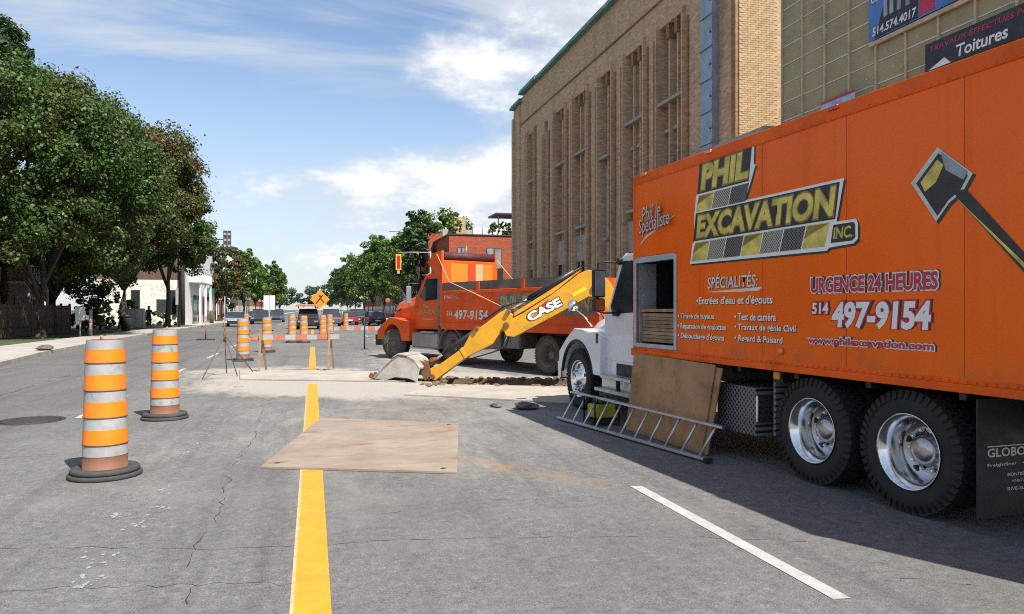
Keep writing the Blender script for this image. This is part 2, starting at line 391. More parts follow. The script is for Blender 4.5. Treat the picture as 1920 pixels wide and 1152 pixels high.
# manhole
IRON = M('cast_iron', (.075,.068,.062), .65, metal=.6, var=.3, scale=14, bump=.6, bscale=60)
mh = thing('manhole_cover', 'round rusty manhole cover in the left lane beside the first barrel', 'manhole cover', (-4.05,12.5,0))
MB().lathe([(.46,.001),(.46,.006),(.39,.006),(.39,.001)], n=36).build('ring', IRON, mh)
MB().lathe([(.375,.001),(.375,.008),(.30,.009)], n=36).build('lid', IRON, mh)
for a in range(8): MB().box((.24*math.cos(a*math.pi/4),.24*math.sin(a*math.pi/4),.011),(.05,.12,.004),(0,0,a*math.pi/4)).build('rib', IRON, mh)
# left kerb and pavement, right kerb and pavement
def offset_line(pts, d): return [(x+d,y) for x,y in pts]
def side_strip(name, inner, outer, z, mat, zb=-.02):
    m = MB()
    for i in range(len(inner)-1):
        a,b_,c,d = inner[i],inner[i+1],outer[i+1],outer[i]
        m.add([(*a,zb),(*b_,zb),(*c,zb),(*d,zb),(*a,z),(*b_,z),(*c,z),(*d,z)], [(4,5,6,7),(0,1,5,4),(3,7,6,2)])
    return m.build(name, mat, kind='structure')
side_strip('kerb_left', LK, offset_line(LK,-.18), .15, KERB)
side_strip('pavement_left', offset_line(LK,-.18), [(-12.5,y) for _,y in LK], .146, CONC)
side_strip('verge_left', [(-12.5,y) for _,y in LK], [(-18.9,y) for _,y in LK], .11, LAWN)
RK = [(KR,-20),(KR,700)]
side_strip('kerb_right', RK, offset_line(RK,.18), .15, KERB)
side_strip('pavement_right', offset_line(RK,.18), [(40,y) for _,y in RK], .146, CONC)

# ------------------------------------------------------------------ steel plates
def steel_mat():
    k = mat_nodes('rusty_steel_plate'); b = k.b
    n = k.noise(1.3, 8, .65); s = k.noise(1.2, 7, .65, scl=(.8,7,1)); f = k.noise(45, 4, .7); bl = k.noise(2.6, 6, .7, loc=(5,1,0), scl=(.6,1.8,1))
    c = k.mix(k.rng(n, .3, .7), (.26,.20,.145), (.35,.285,.22))
    c = k.mix(k.rng(s, .5, .72, 0, .55), c, (.40,.35,.30))
    c = k.mix(k.rng(bl, .53, .68, 0, .8), c, (.25,.13,.06))
    c = k.mix(k.rng(f, .62, .78, 0, .4), c, (.22,.15,.10))
    k.lk(c, b.inputs['Base Color']); b.inputs['Roughness'].default_value = .62; b.inputs['Metallic'].default_value = .12
    k.bump(k.mth('ADD', n, k.mth('MULTIPLY', f, .4)), .35, .01)
    return k.m
STEEL = steel_mat()
DSTEEL = M('dust_covered_steel', (.37,.33,.28), .85, var=.16, scale=1.4, dirt=(.29,.215,.15), dscale=1.3, damt=.7, bump=.25, bscale=40)
def plate(pts, z0, th, label, holes=(), mt=None):
    """pts: near left, near right, far right, far left"""
    cx = sum(p[0] for p in pts)/4; cyy = sum(p[1] for p in pts)/4
    o = thing('steel_road_plate', label, 'steel plate', (cx,cyy,z0), 0, 'steel plates laid on the road')
    m = MB(); L = [(p[0]-cx,p[1]-cyy) for p in pts]
    m.prism(L, 'z', 0, th); m.build('plate', mt or STEEL, o, .004)
    for hx,hy in holes:
        MB().lathe([(.032,th+.0005),(.032,th+.001)], (hx-cx,hy-cyy,0), n=12).build('lifting_hole', CRK, o)
    return o
plate([(-.52,8.1),(1.40,7.32),(2.02,10.44),(.12,11.5)], .001, .028, 'pale rusty steel plate lying across the yellow line in the foreground', ((-.36,8.22),(1.29,7.50),(1.86,10.35)))
plate([(-1.64,18.43),(2.04,16.92),(1.81,19.64),(-1.88,21.10)], .005, .035, 'dusty steel plate under the wooden sawhorse barricade and yellow line', (), DSTEEL)
plate([(1.69,14.3),(4.36,12.3),(5.28,14.75),(2.76,16.0)], .001, .03, 'dusty steel plate between the bucket and the white truck cab', ((1.95,14.35),), DSTEEL)
lp = MB(); lump(lp, (0,0,.05), .21, 77, .55); lp.build('asphalt_chunk', BROKEN, loc=(3.44,11.85,0), label='broken grey chunk of asphalt at the tip of the truck shadow', cat='rubble')
lp = MB(); lump(lp, (0,0,.03), .12, 78, .55); lp.build('asphalt_chunk', BROKEN, loc=(3.02,12.2,0), label='small asphalt crumb just left of the broken chunk', cat='rubble')
# ------------------------------------------------------------------ buildings
def brick_mat(name, c1, c2, mortar, bw=.21, bh=.072, big=.35, grime=(.10,.075,.05)):
    k = mat_nodes(name); b = k.b
    ge = k.nd('ShaderNodeNewGeometry'); sp_ = k.nd('ShaderNodeSeparateXYZ'); k.lk(ge.outputs['Position'], sp_.inputs[0])
    cb = k.nd('ShaderNodeCombineXYZ'); k.lk(k.mth('ADD', sp_.outputs[0], sp_.outputs[1]), cb.inputs[0]); k.lk(sp_.outputs[2], cb.inputs[1])
    k.co = ge.outputs['Position']
    br = k.nd('ShaderNodeTexBrick'); k.lk(cb.outputs[0], br.inputs['Vector'])
    br.inputs['Color1'].default_value = (*c1,1); br.inputs['Color2'].default_value = (*c2,1); br.inputs['Mortar'].default_value = (*mortar,1)
    br.inputs['Scale'].default_value = 1; br.inputs['Brick Width'].default_value = bw; br.inputs['Row Height'].default_value = bh
    br.inputs['Mortar Size'].default_value = .009; br.inputs['Mortar Smooth'].default_value = .2; br.inputs['Bias'].default_value = -.1
    br2 = k.nd('ShaderNodeTexBrick'); mp = k.nd('ShaderNodeMapping'); mp.inputs['Location'].default_value = (bw*7.3, bh*12, 0); k.lk(cb.outputs[0], mp.inputs[0]); k.lk(mp.outputs[0], br2.inputs['Vector'])
    br2.inputs['Color1'].default_value = (.80,.80,.80,1); br2.inputs['Color2'].default_value = (1.14,1.12,1.10,1); br2.inputs['Mortar'].default_value = (1,1,1,1)
    br2.inputs['Scale'].default_value = 1; br2.inputs['Brick Width'].default_value = bw; br2.inputs['Row Height'].default_value = bh; br2.inputs['Mortar Size'].default_value = 0
    c = k.mix(1.0, br.outputs['Color'], br2.outputs['Color'], 'MULTIPLY')
    st = k.noise(.5, 6, .6, scl=(1.6,1.6,.25)); c = k.mix(k.mth('MULTIPLY', k.rng(st, .5, .75), big), c, grime)
    k.lk(c, b.inputs['Base Color']); b.inputs['Roughness'].default_value = .88; b.inputs['Specular IOR Level'].default_value = .2
    k.bump(k.mth('ADD', k.mth('MULTIPLY', br.outputs['Fac'], -1.0), k.mth('MULTIPLY', k.noise(30,4), .3)), .5, .01)
    return k.m
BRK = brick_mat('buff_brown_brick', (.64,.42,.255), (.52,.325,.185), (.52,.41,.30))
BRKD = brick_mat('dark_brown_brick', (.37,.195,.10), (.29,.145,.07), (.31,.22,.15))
BUFF = brick_mat('buff_brick', (.52,.365,.20), (.42,.28,.14), (.44,.37,.28), big=.15)
REDB = brick_mat('red_brick', (.36,.075,.034), (.30,.06,.028), (.30,.14,.095), big=.12)
STON = M('grey_limestone', (.36,.33,.29), .85, var=.15, scale=2, dirt=(.18,.15,.12), dscale=1.2, damt=.6, bump=.2, bscale=40)
COPP = M('green_copper', (.13,.30,.27), .7, var=.25, scale=1.5, dirt=(.06,.10,.09), dscale=2, damt=.5)
GLAS = M('dark_window_glass', (.03,.035,.04), .08, var=.3, scale=1.2, spec=.8)
GLAS2 = M('curtained_glass', (.22,.24,.26), .12, var=.4, scale=1.8, spec=.8)
FRMD = M('bronze_frame', (.05,.042,.036), .5, var=.15)
ZINC = M('zinc_panel', (.30,.36,.43), .45, metal=.35, var=.15, scale=2, dirt=(.18,.2,.22), dscale=1.5, damt=.4)
GYPS = M('sheathing_board', (.36,.30,.17), .9, var=.14, scale=.7, dirt=(.2,.165,.10), dscale=.6, damt=.5, bump=.15, bscale=50)
BATT = M('pale_batten_wood', (.50,.40,.27), .85, var=.2, scale=3)
TAPE = M('white_seam_tape', (.62,.60,.55), .7, var=.1)
VOID = M('dark_opening', (.012,.011,.010), .9, var=.1)

bl = thing('brick_building', 'tall brown brick building with tall narrow windows and green copper coping', 'building', (14,37,0))
OX, OY = 14, 37
def bb(m, x0,x1,y0,y1,z0,z1): return m.bx(x0-OX,x1-OX,y0-OY,y1-OY,z0,z1)
def bpart(name, mat, boxes, parent=bl, bevel=0):
    m = MB()
    for b_ in boxes: bb(m, *b_)
    return m.build(name, mat, parent, bevel)
TOPZ = 16.35; YA, YB = 22.35, 51.6
# bays: (y0, y1, kind) recessed window strips along the street front
BAYS = [(46.35,47.75,'one'),(43.55,44.25,'slit'),(40.15,42.05,'two'),(36.65,38.75,'three'),(33.3,35.0,'stair'),(29.75,31.8,'three'),(26.2,28.35,'three')]
REC = .55
front = []
ys = sorted(BAYS); prev = YA
for (y0,y1,kd) in ys:
    front.append((14,15.2,prev,y0,.146,TOPZ)); prev = y1
front.append((14,15.2,prev,YB,.146,TOPZ))
for (y0,y1,kd) in ys: front.append((14.001,15.2,y0,y1,13.35,TOPZ-.002))
bpart('front_wall', BRK, front)
bpart('rear_mass', BRKD, [(15.2,30,YA+.01,YB-.002,.146,TOPZ-.2)])
bpart('return_wall', BUFF, [(14.0,20,22.33,22.35,.15,TOPZ-.001)])
BUFB = M('buff_face_brick', (.50,.345,.19), .85, var=.2, scale=3, rnd=.42, bump=.3, bscale=40); MORT = M('pale_mortar', (.36,.29,.21), .9, var=.12, scale=5)
rwall = bpart('return_face', MORT, [(14.0,15.46,22.322,22.329,7.0,TOPZ-.2)])
bkm = MB().bx(-.101,.101,-.009,.0,-.032,.032).mesh('brick'); bks = MB(); nb = 0
for j in range(118):
    zc = 7.06+j*.0765
    for i in range(8):
        xc = 14.0+.105+i*.212-(.106 if j % 2 else 0)
        if xc < 14.05 or xc > 15.40: continue
        if nb < 300: obj('brick', bkm, BUFB, rwall, loc=(xc-OX, 22.322-OY-.003*rng.random(), zc)); nb += 1
        else: bks.bx(xc-OX-.101,xc-OX+.101,22.312-OY-.003*rng.random(),22.322-OY,zc-.032,zc+.032)
o = bks.build('upper_bricks', BUFB, rwall); o['kind'] = 'stuff'
# raised frieze line, corner blocks and slim pilaster fins
bpart('string_course', BRKD, [(13.94,14,YA,50.0,14.45,14.52)])
for (y0,y1,kd) in ys:
    for yy in (y0-.42, y0-.12, y1+.02, y1+.32):
        top = {'slit': 12.6, 'one': 13.6}.get(kd, 13.0+.5*(yy in (y0-.12,y1+.02)))
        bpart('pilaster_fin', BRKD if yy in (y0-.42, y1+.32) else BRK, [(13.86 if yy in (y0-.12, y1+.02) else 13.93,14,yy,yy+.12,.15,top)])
bpart('corner_pier', BRK, [(13.85,14,51.15,YB,.15,15.3),(13.9,14,49.7,50.1,.15,15.9)])
bpart('corner_pier', BRKD, [(13.88,14,22.36,22.62,.15,TOPZ-.3)])
def window_col(y0, y1, z0, z1, n, deep=REC):
    w = (y1-y0)/n
    wn = MB(); bb(wn, 14+deep-.10,14+deep-.02,y0,y1,z0,z1); win = wn.build('window', FRMD, bl)
    for i in range(n):
        rows = max(2,int((z1-z0)/.9))
        for j in range(rows):
            h = (z1-z0)/rows; m = MB()
            bb(m, 14+deep-.13,14+deep-.10,y0+i*w+.05,y0+(i+1)*w-.05,z0+j*h+.03,z0+(j+1)*h-.03); m.build('pane', GLAS2 if rng.random()<.12 else GLAS, win)
    s = MB(); bb(s, 13.93,14+deep-.1,y0-.06,y1+.06,z0-.14,z0); s.build('sill', STON, bl, .01)
for (y0,y1,kd) in ys:
    n = {'one':2,'slit':1,'two':2,'three':3,'stair':2}[kd]; w = (y1-y0)/n
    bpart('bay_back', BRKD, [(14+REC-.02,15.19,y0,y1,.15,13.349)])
    for i in range(1,n): # slender brick mullions standing in the bay, with shaped heads
        bpart('mullion', BRK, [(14.10,14+REC-.02,y0+i*w-.07,y0+i*w+.07,3.5,13.0)])
        bpart('mullion', BRKD, [(14.02,14+REC-.02,y0+i*w-.12,y0+i*w+.12,12.75,13.349)])
    if kd == 'slit':
        window_col(y0+.1,y1-.1,8.5,12.5,1); window_col(y0+.1,y1-.1,4.5,7.6,1); continue
    if kd == 'stair':
        window_col(y0+.45,y1-.1,9.3,13.2,1)
        bpart('metal_panel', ZINC, [(14.25,14+REC-.03,y0+.4,y1-.2,3.0,8.9)]); window_col(y0+.7,y1-.6,5.2,7.4,1,.30)
        continue
    window_col(y0+.02,y1-.02,10.25,13.3,n)
    window_col(y0+.25,y1-.25,6.2,8.5,n)
    bpart('spandrel_band', STON, [(14.2,14+REC-.03,y0+.1,y1-.1,9.0,9.14)])
    bpart('stone_panel', STON, [(14.12,14+REC-.025,y0+.02,y1-.02,4.3,5.7)])
    bpart('doorway', VOID, [(14.16,14+REC-.024,y0+.15,y1-.15,.3,4.25)])
    for zz in (3.95,3.65,3.35,3.05): bpart('louvre_slat', FRMD, [(14.10,14.16,y0+.15,y1-.15,zz,zz+.06)])
# coping in lengths with a step near the far corner
for (y0,y1,z) in ((22.2,27.9,TOPZ),(27.93,33.9,TOPZ),(33.93,39.9,TOPZ),(39.93,45.6,TOPZ),(45.6,49.4,TOPZ+.12),(49.43,51.75,TOPZ-.35)):
    c = bpart('copper_coping', COPP, [(13.72,14.6,y0,y1,z,z+.16),(13.80,14.5,y0,y1,z+.16,z+.30)], bevel=.02)
# metal downpipe chase near the corner
dp = bpart('zinc_duct', ZINC, [(13.72,14,23.62,24.43,6.9,TOPZ-.05)])
for z in (7.6,8.75,9.9,11.05,12.2,13.35,14.5,15.65):
    bpart('duct_seam', ZINC, [(13.66,13.74,23.60,24.45,z,z+.06)], dp)
for z in (7.6,8.75,9.9,11.05,12.2,13.35): bpart('bolt', FRMD, [(13.69,13.73,23.68,23.74,z+.5,z+.56)], dp)
# low podium in front with coping ledge
bpart('podium_wall', BRK, [(13.05,13.9,19.4,27.4,.15,6.95)])
bpart('podium_ledge', STON, [(12.95,13.92,19.3,27.5,6.95,7.12)])
# projecting wing under repair, nearer the camera: sheathing boards, battens, seam tapes
rw = thing('sheathed_wing', 'building wing covered in brown sheathing boards with pale battens', 'building', (13.3,13,0))
OX, OY = 13.3, 13
BY = [18.95-.94*i for i in range(14)]
BZ = [5.0+.541*i for i in range(13)]
bpart('wing_wall', GYPS, [(13.36,24,4,18.95,.146,11.7)], rw)
for i in range(len(BY)-1):
    for j in range(len(BZ)-1):
        o = bpart('sheathing_board', GYPS, [(13.33+.006*rng.random(),13.36,BY[i+1]+.012,BY[i]-.012,BZ[j]+.01,BZ[j+1]-.01)], rw)
for y in BY[:-1]: bpart('batten', BATT, [(13.28,13.33,y-.03,y+.03,5.0,11.6)], rw)
for z in BZ[1:-1]:
    for i in range(len(BY)-1): bpart('seam_tape', TAPE, [(13.320,13.326,BY[i+1]+.035,BY[i]-.035,z-.018+.01*rng.random(),z+.016)], rw)
bpart('ledger_board', BATT, [(13.22,13.29,7,15.35,8.10,8.20)], rw); bpart('ledger_board', BATT, [(13.22,13.29,10.5,18.9,6.70,6.79)], rw)
fs = MB()
for i in range(260):
    y = rng.uniform(7,18.9); z = rng.uniform(6,11.4); bb(fs, 13.315,13.329,y-.010,y+.010,z-.017,z+.017)
o = fs.build('fastener', TAPE, rw); o['kind'] = 'stuff'
for y in (17.6,15.1,12.7): bpart('guard_post', BATT, [(13.10,13.15,y-.035,y+.035,6.0,6.9)], rw)
bpart('guard_rail', BATT, [(13.05,13.10,8,18.9,6.74,6.82)], rw)
# banners hung on the wing: text reads along -y seen from the street
def wall_text(parent, s, x, yl, yr, z0, z1, mat, off=.0, shear=0., name='lettering', ox=None):
    me = text_mesh(s, yl-yr, z1-z0, off, shear)
    o = obj(name, me, mat, parent); o.matrix_local = Matrix(((0,0,-1,x),(-1,0,0,yl),(0,1,0,z0),(0,0,0,1))); return o
BLU = M('banner_blue', (.06,.16,.42), .5, var=.35, scale=1.2); BLK = M('banner_black', (.02,.022,.03), .5, var=.3, scale=2)
WLET = M('white_vinyl', (.78,.77,.75), .45, var=.04); RLET = M('red_vinyl', (.48,.02,.05), .4, var=.08); LBLU = M('banner_pale_blue', (.30,.45,.62), .5, var=.35, scale=6)
GREY = M('banner_grey', (.30,.32,.36), .5, var=.5, scale=2.5)
bn = thing('hanging_banner', 'blue and black banner with a phone number high on the sheathed wall', 'banner', (13.2,13.95,8.22), 0, 'banners on the sheathed wall')
MB().bx(0,.012,-1.5,1.37,0,1.63).build('sheet', BLU, bn)
MB().poly([(-.003,1.16,.02),(-.003,-.17,.02),(-.003,-.17,1.59),(-.003,.64,1.59),(-.003,.86,.77)]).build('dark_panel', BLK, bn)
MB().bx(-.006,-.003,-.64,-.21,.05,1.58).build('red_panel', RLET, bn)
for i,(y,h) in enumerate(((.81,.6),(.62,.85),(.39,1.1),(.13,.94))): MB().bx(-.006,-.004,y-.06,y+.06,.43,.43+h).build('printed_tower', GREY, bn)
wall_text(bn, '514.574.4017', -.008, 1.24, -.13, .085, .29, WLET, .02, .1); wall_text(bn, 'Ces maîtres', -.008, 1.28, .26, .9, 1.11, WLET, .01, .2)
wall_text(bn, 'Maçonnerie', -.008, -.73, -1.45, .26, .51, WLET, .01, .1)
bn = thing('hanging_banner', 'black banner with red and white lettering just above the orange truck roof', 'banner', (13.0,12.0,6.84), 0, 'banners on the sheathed wall')
MB().bx(0,.012,-1.7,1.37,0,.62).build('sheet', BLK, bn)
wall_text(bn, 'TRAVAUX EFFECTUÉS PAR', -.004, 1.24, -1.2, .42, .56, RLET, .015, .15); wall_text(bn, 'Toitures', -.004, .56, -.64, .08, .34, WLET, .02, .1)
MB().poly([(-.004,1.28,.03),(-.004,.69,.03),(-.004,.86,.19),(-.004,1.07,.11)]).build('mountain_logo', WLET, bn)
bn = thing('hanging_banner', 'small pale blue banner peeking over the orange truck roof', 'banner', (13.0,16.2,6.70), 0, 'banners on the sheathed wall')
MB().bx(0,.012,-.64,.64,0,.43).build('sheet', LBLU, bn); MB().bx(-.003,-.001,-.64,.64,.36,.43).build('red_strip', RLET, bn)
# red brick house across the side street
rb = thing('red_brick_building', 'low red brick apartment block with roof terrace behind the dump truck', 'building', (14,62,0))
OX, OY = 14, 62
bpart('wall', REDB, [(11.16,24,62,74,.146,8.0)], rb); bpart('parapet_cap', FRMD, [(11.08,24.1,61.92,74.1,8.0,8.10)], rb)
def rwin(y, x0,x1,z0,z1, split=2):
    o = bpart('window', FRMD, [(x0,x1,y-.04,y+.03,z0,z1)], rb); w = (x1-x0)/split
    for i in range(split): bpart('pane', GLAS2, [(x0+i*w+.06,x0+(i+1)*w-.06,y-.06,y-.04,z0+.06,z1-.06)], o)
    return o
rwin(62,11.85,12.55,5.7,6.95); rwin(62,14.4,15.75,4.2,6.95); rwin(62,18,19.3,4.2,6.95); rwin(62,11.85,12.55,1.6,3.0); rwin(62,14.4,15.75,.9,3.2)
bpart('balcony_rail', GLAS, [(14.35,15.8,61.7,61.76,4.1,5.2)], rb); bpart('balcony_slab', STON, [(14.3,15.9,61.68,62,3.95,4.1)], rb)
o = bpart('side_window', FRMD, [(11.10,11.17,63.5,65,5.4,7.0)], rb); bpart('side_window', FRMD, [(11.10,11.17,67,68.5,5.4,7.0)], rb)
bpart('upper_parapet', REDB, [(10.6,14.5,70,77,.146,8.9)], rb)
bpart('terrace_wall', STON, [(11.3,24,66,66.3,8.1,8.9)], rb)
bpart('chimney', BUFF, [(12.2,13.2,65,65.9,8.1,9.9)], rb)
for x in (13.4,14.3,15.2): bpart('terrace_box', WLET, [(x,x+.75,62.8,63.2,8.1,8.75)], rb)
bpart('canopy', FRMD, [(15.5,19.5,63,66,10.0,10.15)], rb)
for x in (15.7,18.9): bpart('canopy_post', FRMD, [(x,x+.1,63.1,63.2,8.1,10.0)], rb)
# ------------------------------------------------------------------ vehicle materials
def truck_paint():
    k = mat_nodes('orange_truck_paint'); b = k.b
    c = k.mix(k.rng(k.noise(1.2,5), .3, .7), (.87,.122,.0005), (.93,.138,.001))
    st = k.noise(1.5, 7, .62, scl=(1,3.2,.22)); c = k.mix(k.rng(st, .52, .74, 0, .42), c, (.62,.085,.006))            # rain streaks
    sc2 = k.noise(9, 8, .7, loc=(2,5,1)); c = k.mix(k.rng(sc2, .60, .72, 0, .30), c, (.48,.09,.02))              # scuffs
    sp_ = k.nd('ShaderNodeSeparateXYZ'); k.lk(k.co, sp_.inputs[0])
    gr = k.mth('MULTIPLY', k.rng(sp_.outputs[2], 1.42, 1.06), k.rng(k.noise(2.2,7,.68,scl=(1,1,.7)), .38, .66)); c = k.mix(k.mth('MULTIPLY', gr, .55), c, (.22,.11,.06))   # road film splashed on the skirt
    k.lk(c, b.inputs['Base Color']); k.lk(k.rng(st, .4, .7, .26, .45), b.inputs['Roughness']); b.inputs['Specular IOR Level'].default_value = .2
    b.inputs['Coat Weight'].default_value = .10; b.inputs['Coat Roughness'].default_value = .12
    k.bump(k.noise(1.1, 3, .5, scl=(1,1.6,.6)), .12, .03); return k.m
ORNG = truck_paint()
ORNG2 = M('orange_trim_paint', (.80,.11,.002), .45, var=.12, scale=2.5, spec=.25, dirt=(.25,.07,.02), dscale=2, damt=.5)
REDO = M('red_orange_truck_paint', (.78,.10,.010), .42, var=.12, scale=1.0, spec=.3, coat=.08, dirt=(.22,.10,.06), dscale=1.1, damt=.65)
REDW = M('worn_body_paint', (.70,.085,.016), .6, spec=.2, var=.2, scale=1.2, dirt=(.20,.12,.09), dscale=.8, damt=.85, bump=.2, bscale=14)
BEDO = M('bright_orange_bed', (.80,.20,.015), .6, var=.1, scale=1.5); BEDR = M('red_bed_panel', (.55,.05,.01), .6, var=.1); BEDB = M('bare_bed_panel', (.62,.36,.18), .7, var=.15, scale=3)
DIRTG = M('dusty_dark_steel', (.13,.105,.088), .8, var=.3, scale=1.6, dirt=(.26,.22,.18), dscale=1.5, damt=.6)
WPNT = M('white_cab_paint', (.72,.73,.74), .28, var=.03, scale=1, coat=.5, dirt=(.45,.44,.42), dscale=1.6, damt=.4)
BLKP = M('black_chassis', (.014,.014,.015), .55, var=.3, scale=4); BLKR = M('black_rubber', (.020,.0195,.019), .8, var=.2, scale=5, dirt=(.055,.05,.045), dscale=3, damt=.5, bump=.2, bscale=40)
DRUB = M('dusty_rubber', (.075,.066,.058), .88, var=.25, scale=5, dirt=(.17,.145,.12), dscale=2.5, damt=.6, bump=.3, bscale=30)
CHRM = M('polished_aluminium', (.80,.80,.81), .16, metal=1, var=.06, scale=3); ALU = M('mill_aluminium', (.55,.56,.57), .42, metal=.75, var=.12, scale=5, dirt=(.30,.29,.28), dscale=4, damt=.5)
GALV = M('galvanised_frame', (.42,.45,.48), .5, metal=.45, var=.15, scale=5, dirt=(.25,.25,.24), dscale=4, damt=.5)
GOLD = M('gold_vinyl', (.62,.50,.10), .4, var=.4, scale=5.5); GOLD2 = M('dark_gold_vinyl', (.26,.17,.03), .4, var=.25, scale=5)
DKV = M('black_vinyl', (.02,.02,.018), .4, var=.2); AMB = M('amber_lens', (.75,.22,.01), .25, var=.1, coat=.5); REDL = M('red_lens', (.45,.01,.01), .25, var=.1, coat=.5)
PLY = M('weathered_plywood', (.38,.21,.10), .85, var=.22, scale=2.2, dirt=(.13,.075,.04), dscale=3.2, damt=.75, bump=.5, bscale=22)
WOODR = M('rough_timber', (.30,.19,.11), .9, var=.3, scale=5, rnd=.5, bump=.4, bscale=25)
def mesh_pattern(name, base, line, sc_):
    k = mat_nodes(name); w = []
    for rot in (R(45), R(-45)):
        mp = k.nd('ShaderNodeMapping'); mp.inputs['Rotation'].default_value = (rot,0,0); k.lk(k.co, mp.inputs[0])
        wv = k.nd('ShaderNodeTexWave', bands_direction='Z'); wv.inputs['Scale'].default_value = sc_; k.lk(mp.outputs[0], wv.inputs['Vector']); w.append(k.rng(wv.outputs['Fac'], .68, .9))
    k.lk(k.mix(k.mth('MAXIMUM', w[0], w[1]), base, line), k.b.inputs['Base Color']); k.b.inputs['Roughness'].default_value = .4; return k.m
MESHG = mesh_pattern('grey_mesh_vinyl', (.10,.095,.05), (.42,.41,.36), 12); MESHD = mesh_pattern('dark_mesh_vinyl', (.015,.015,.015), (.16,.16,.14), 12)
DIAM = mesh_pattern('diamond_plate', (.025,.026,.028), (.20,.20,.21), 7)

DISCM = M('dimmed_wheel_disc', (.42,.42,.43), .24, metal=1, var=.15, scale=6)  # grey darkened to stand in for the dish's dark reflection and depth
def tyre_mesh(r=.5, w=.27, rim=.30, tread=True):
    m = MB(); h = w/2
    m.lathe([(rim-.01,-h*.78),(rim+.02,-h*.92),(rim+.10,-h),(r-.06,-h*.98),(r-.018,-h*.84),(r-.012,-h*.5),(r-.012,h*.5),(r-.018,h*.84),(r-.06,h*.98),(rim+.10,h),(rim+.02,h*.92),(rim-.01,h*.78),(rim-.03,0)], ax=(1,0,0), n=44, cap=False)
    b = m.mesh('tyre', True); return b
def tread_mesh(r=.5, w=.27, n=46):
    m = MB()
    for row,(x,ww) in enumerate(((-.40,.15),(-.2,.16),(.0,.17),(.2,.16),(.40,.15))):
        for i in range(n):
            a = 2*math.pi*(i+.5*(row%2))/n
            Mx = Matrix.Rotation(a,4,'X') @ Matrix.Translation((x*w,0,r-.012)) @ Matrix.Rotation(R(14*(1 if row%2 else -1)),4,'Z')
            m.bx(-ww*w/2,ww*w/2,-math.pi*r/n*.72,math.pi*r/n*.72,-.01,.014,Mx)
    for s in (-1,1):   # shoulder lugs
        for i in range(n):
            a = 2*math.pi*i/n; Mx = Matrix.Rotation(a,4,'X') @ Matrix.Translation((s*w*.48,0,r-.045)) @ Matrix.Rotation(R(-18*s),4,'Y')
            m.bx(-.010,.010,-math.pi*r/n*.55,math.pi*r/n*.55,-.03,.035,Mx)
    return m.mesh('tread', False)
TY = tyre_mesh(); TYREAD = tread_mesh(); TY_D = tyre_mesh(); TREAD_D = tread_mesh()
def rim_dish():   # deep outer dual rim, opening towards -x
    return MB().lathe([(.305,-.125),(.312,-.135),(.298,-.128),(.285,-.10),(.268,-.085),(.258,-.02),(.240,.02),(.236,.085)], ax=(1,0,0), n=40, cap=False).mesh('rim')
def disc_dish(): return MB().lathe([(.240,.078),(.20,.098),(.13,.10),(.125,.05),(.105,.012),(.06,.0),(.001,-.002)], ax=(1,0,0), n=36, cap=False).mesh('wheel_disc')
DISCD = disc_dish()
def rim_bulge():  # front wheel, face bulging outwards
    return MB().lathe([(.305,-.12),(.312,-.13),(.295,-.12),(.285,-.09),(.262,-.075),(.24,-.10),(.20,-.125),(.125,-.125),(.115,-.165),(.09,-.19),(.04,-.195),(.001,-.197)], ax=(1,0,0), n=40, cap=False).mesh('rim')
RIMD, RIMB = rim_dish(), rim_bulge()
HOLE_ME = MB().lathe([(.030,0),(.030,.004)], ax=(1,0,0), n=12).mesh('hand_hole'); NUT_ME = MB().lathe([(.016,0),(.016,-.03),(.008,-.04)], ax=(1,0,0), n=6).mesh('lug_nut')
def wheel(parent, x, y, side=-1, front=False, tyre_mat=BLKR, rim_mat=CHRM, rot=0, dual=False, nuts=True, z=.5, tread=True):
    """side -1: outer face to -x"""
    o = obj('wheel', TY, None, parent, loc=(x,y,z), rot=(0,0,(0 if side<0 else math.pi)+rot))
    if not TY.materials: TY.materials.append(None)
    o.material_slots[0].link = 'OBJECT'; o.material_slots[0].material = tyre_mat
    def sub(nm, me, mt, loc=(0,0,0), kind=None):
        s_ = bpy.data.objects.new(nm, me); COL.objects.link(s_); s_.parent = o; s_.location = loc
        if not me.materials: me.materials.append(None)
        s_.material_slots[0].link = 'OBJECT'; s_.material_slots[0].material = mt
        if kind: s_['kind'] = kind
        return s_
    if tread: sub('tread', TYREAD, tyre_mat, kind='stuff')
    sub('rim', RIMB if front else RIMD, rim_mat)
    if not front: sub('wheel_disc', DISCD, DISCM if rim_mat is CHRM else rim_mat)
    if nuts:
        rr, xx = (.165,-.126) if front else (.165,.097)
        for i in range(10): sub('lug_nut', NUT_ME, rim_mat, (xx, rr*math.cos(i*.628), rr*math.sin(i*.628)))
        rr, xx = (.225,-.112) if front else (.215,.100)
        for i in range(5): sub('hand_hole', HOLE_ME, BLKP, (xx-(.004 if front else .012), (.225 if front else .212)*math.cos(i*1.2566+.3), (.225 if front else .212)*math.sin(i*1.2566+.3)))
    if dual: sub('inner_tyre', TY, tyre_mat, (.33,0,0))
    return o

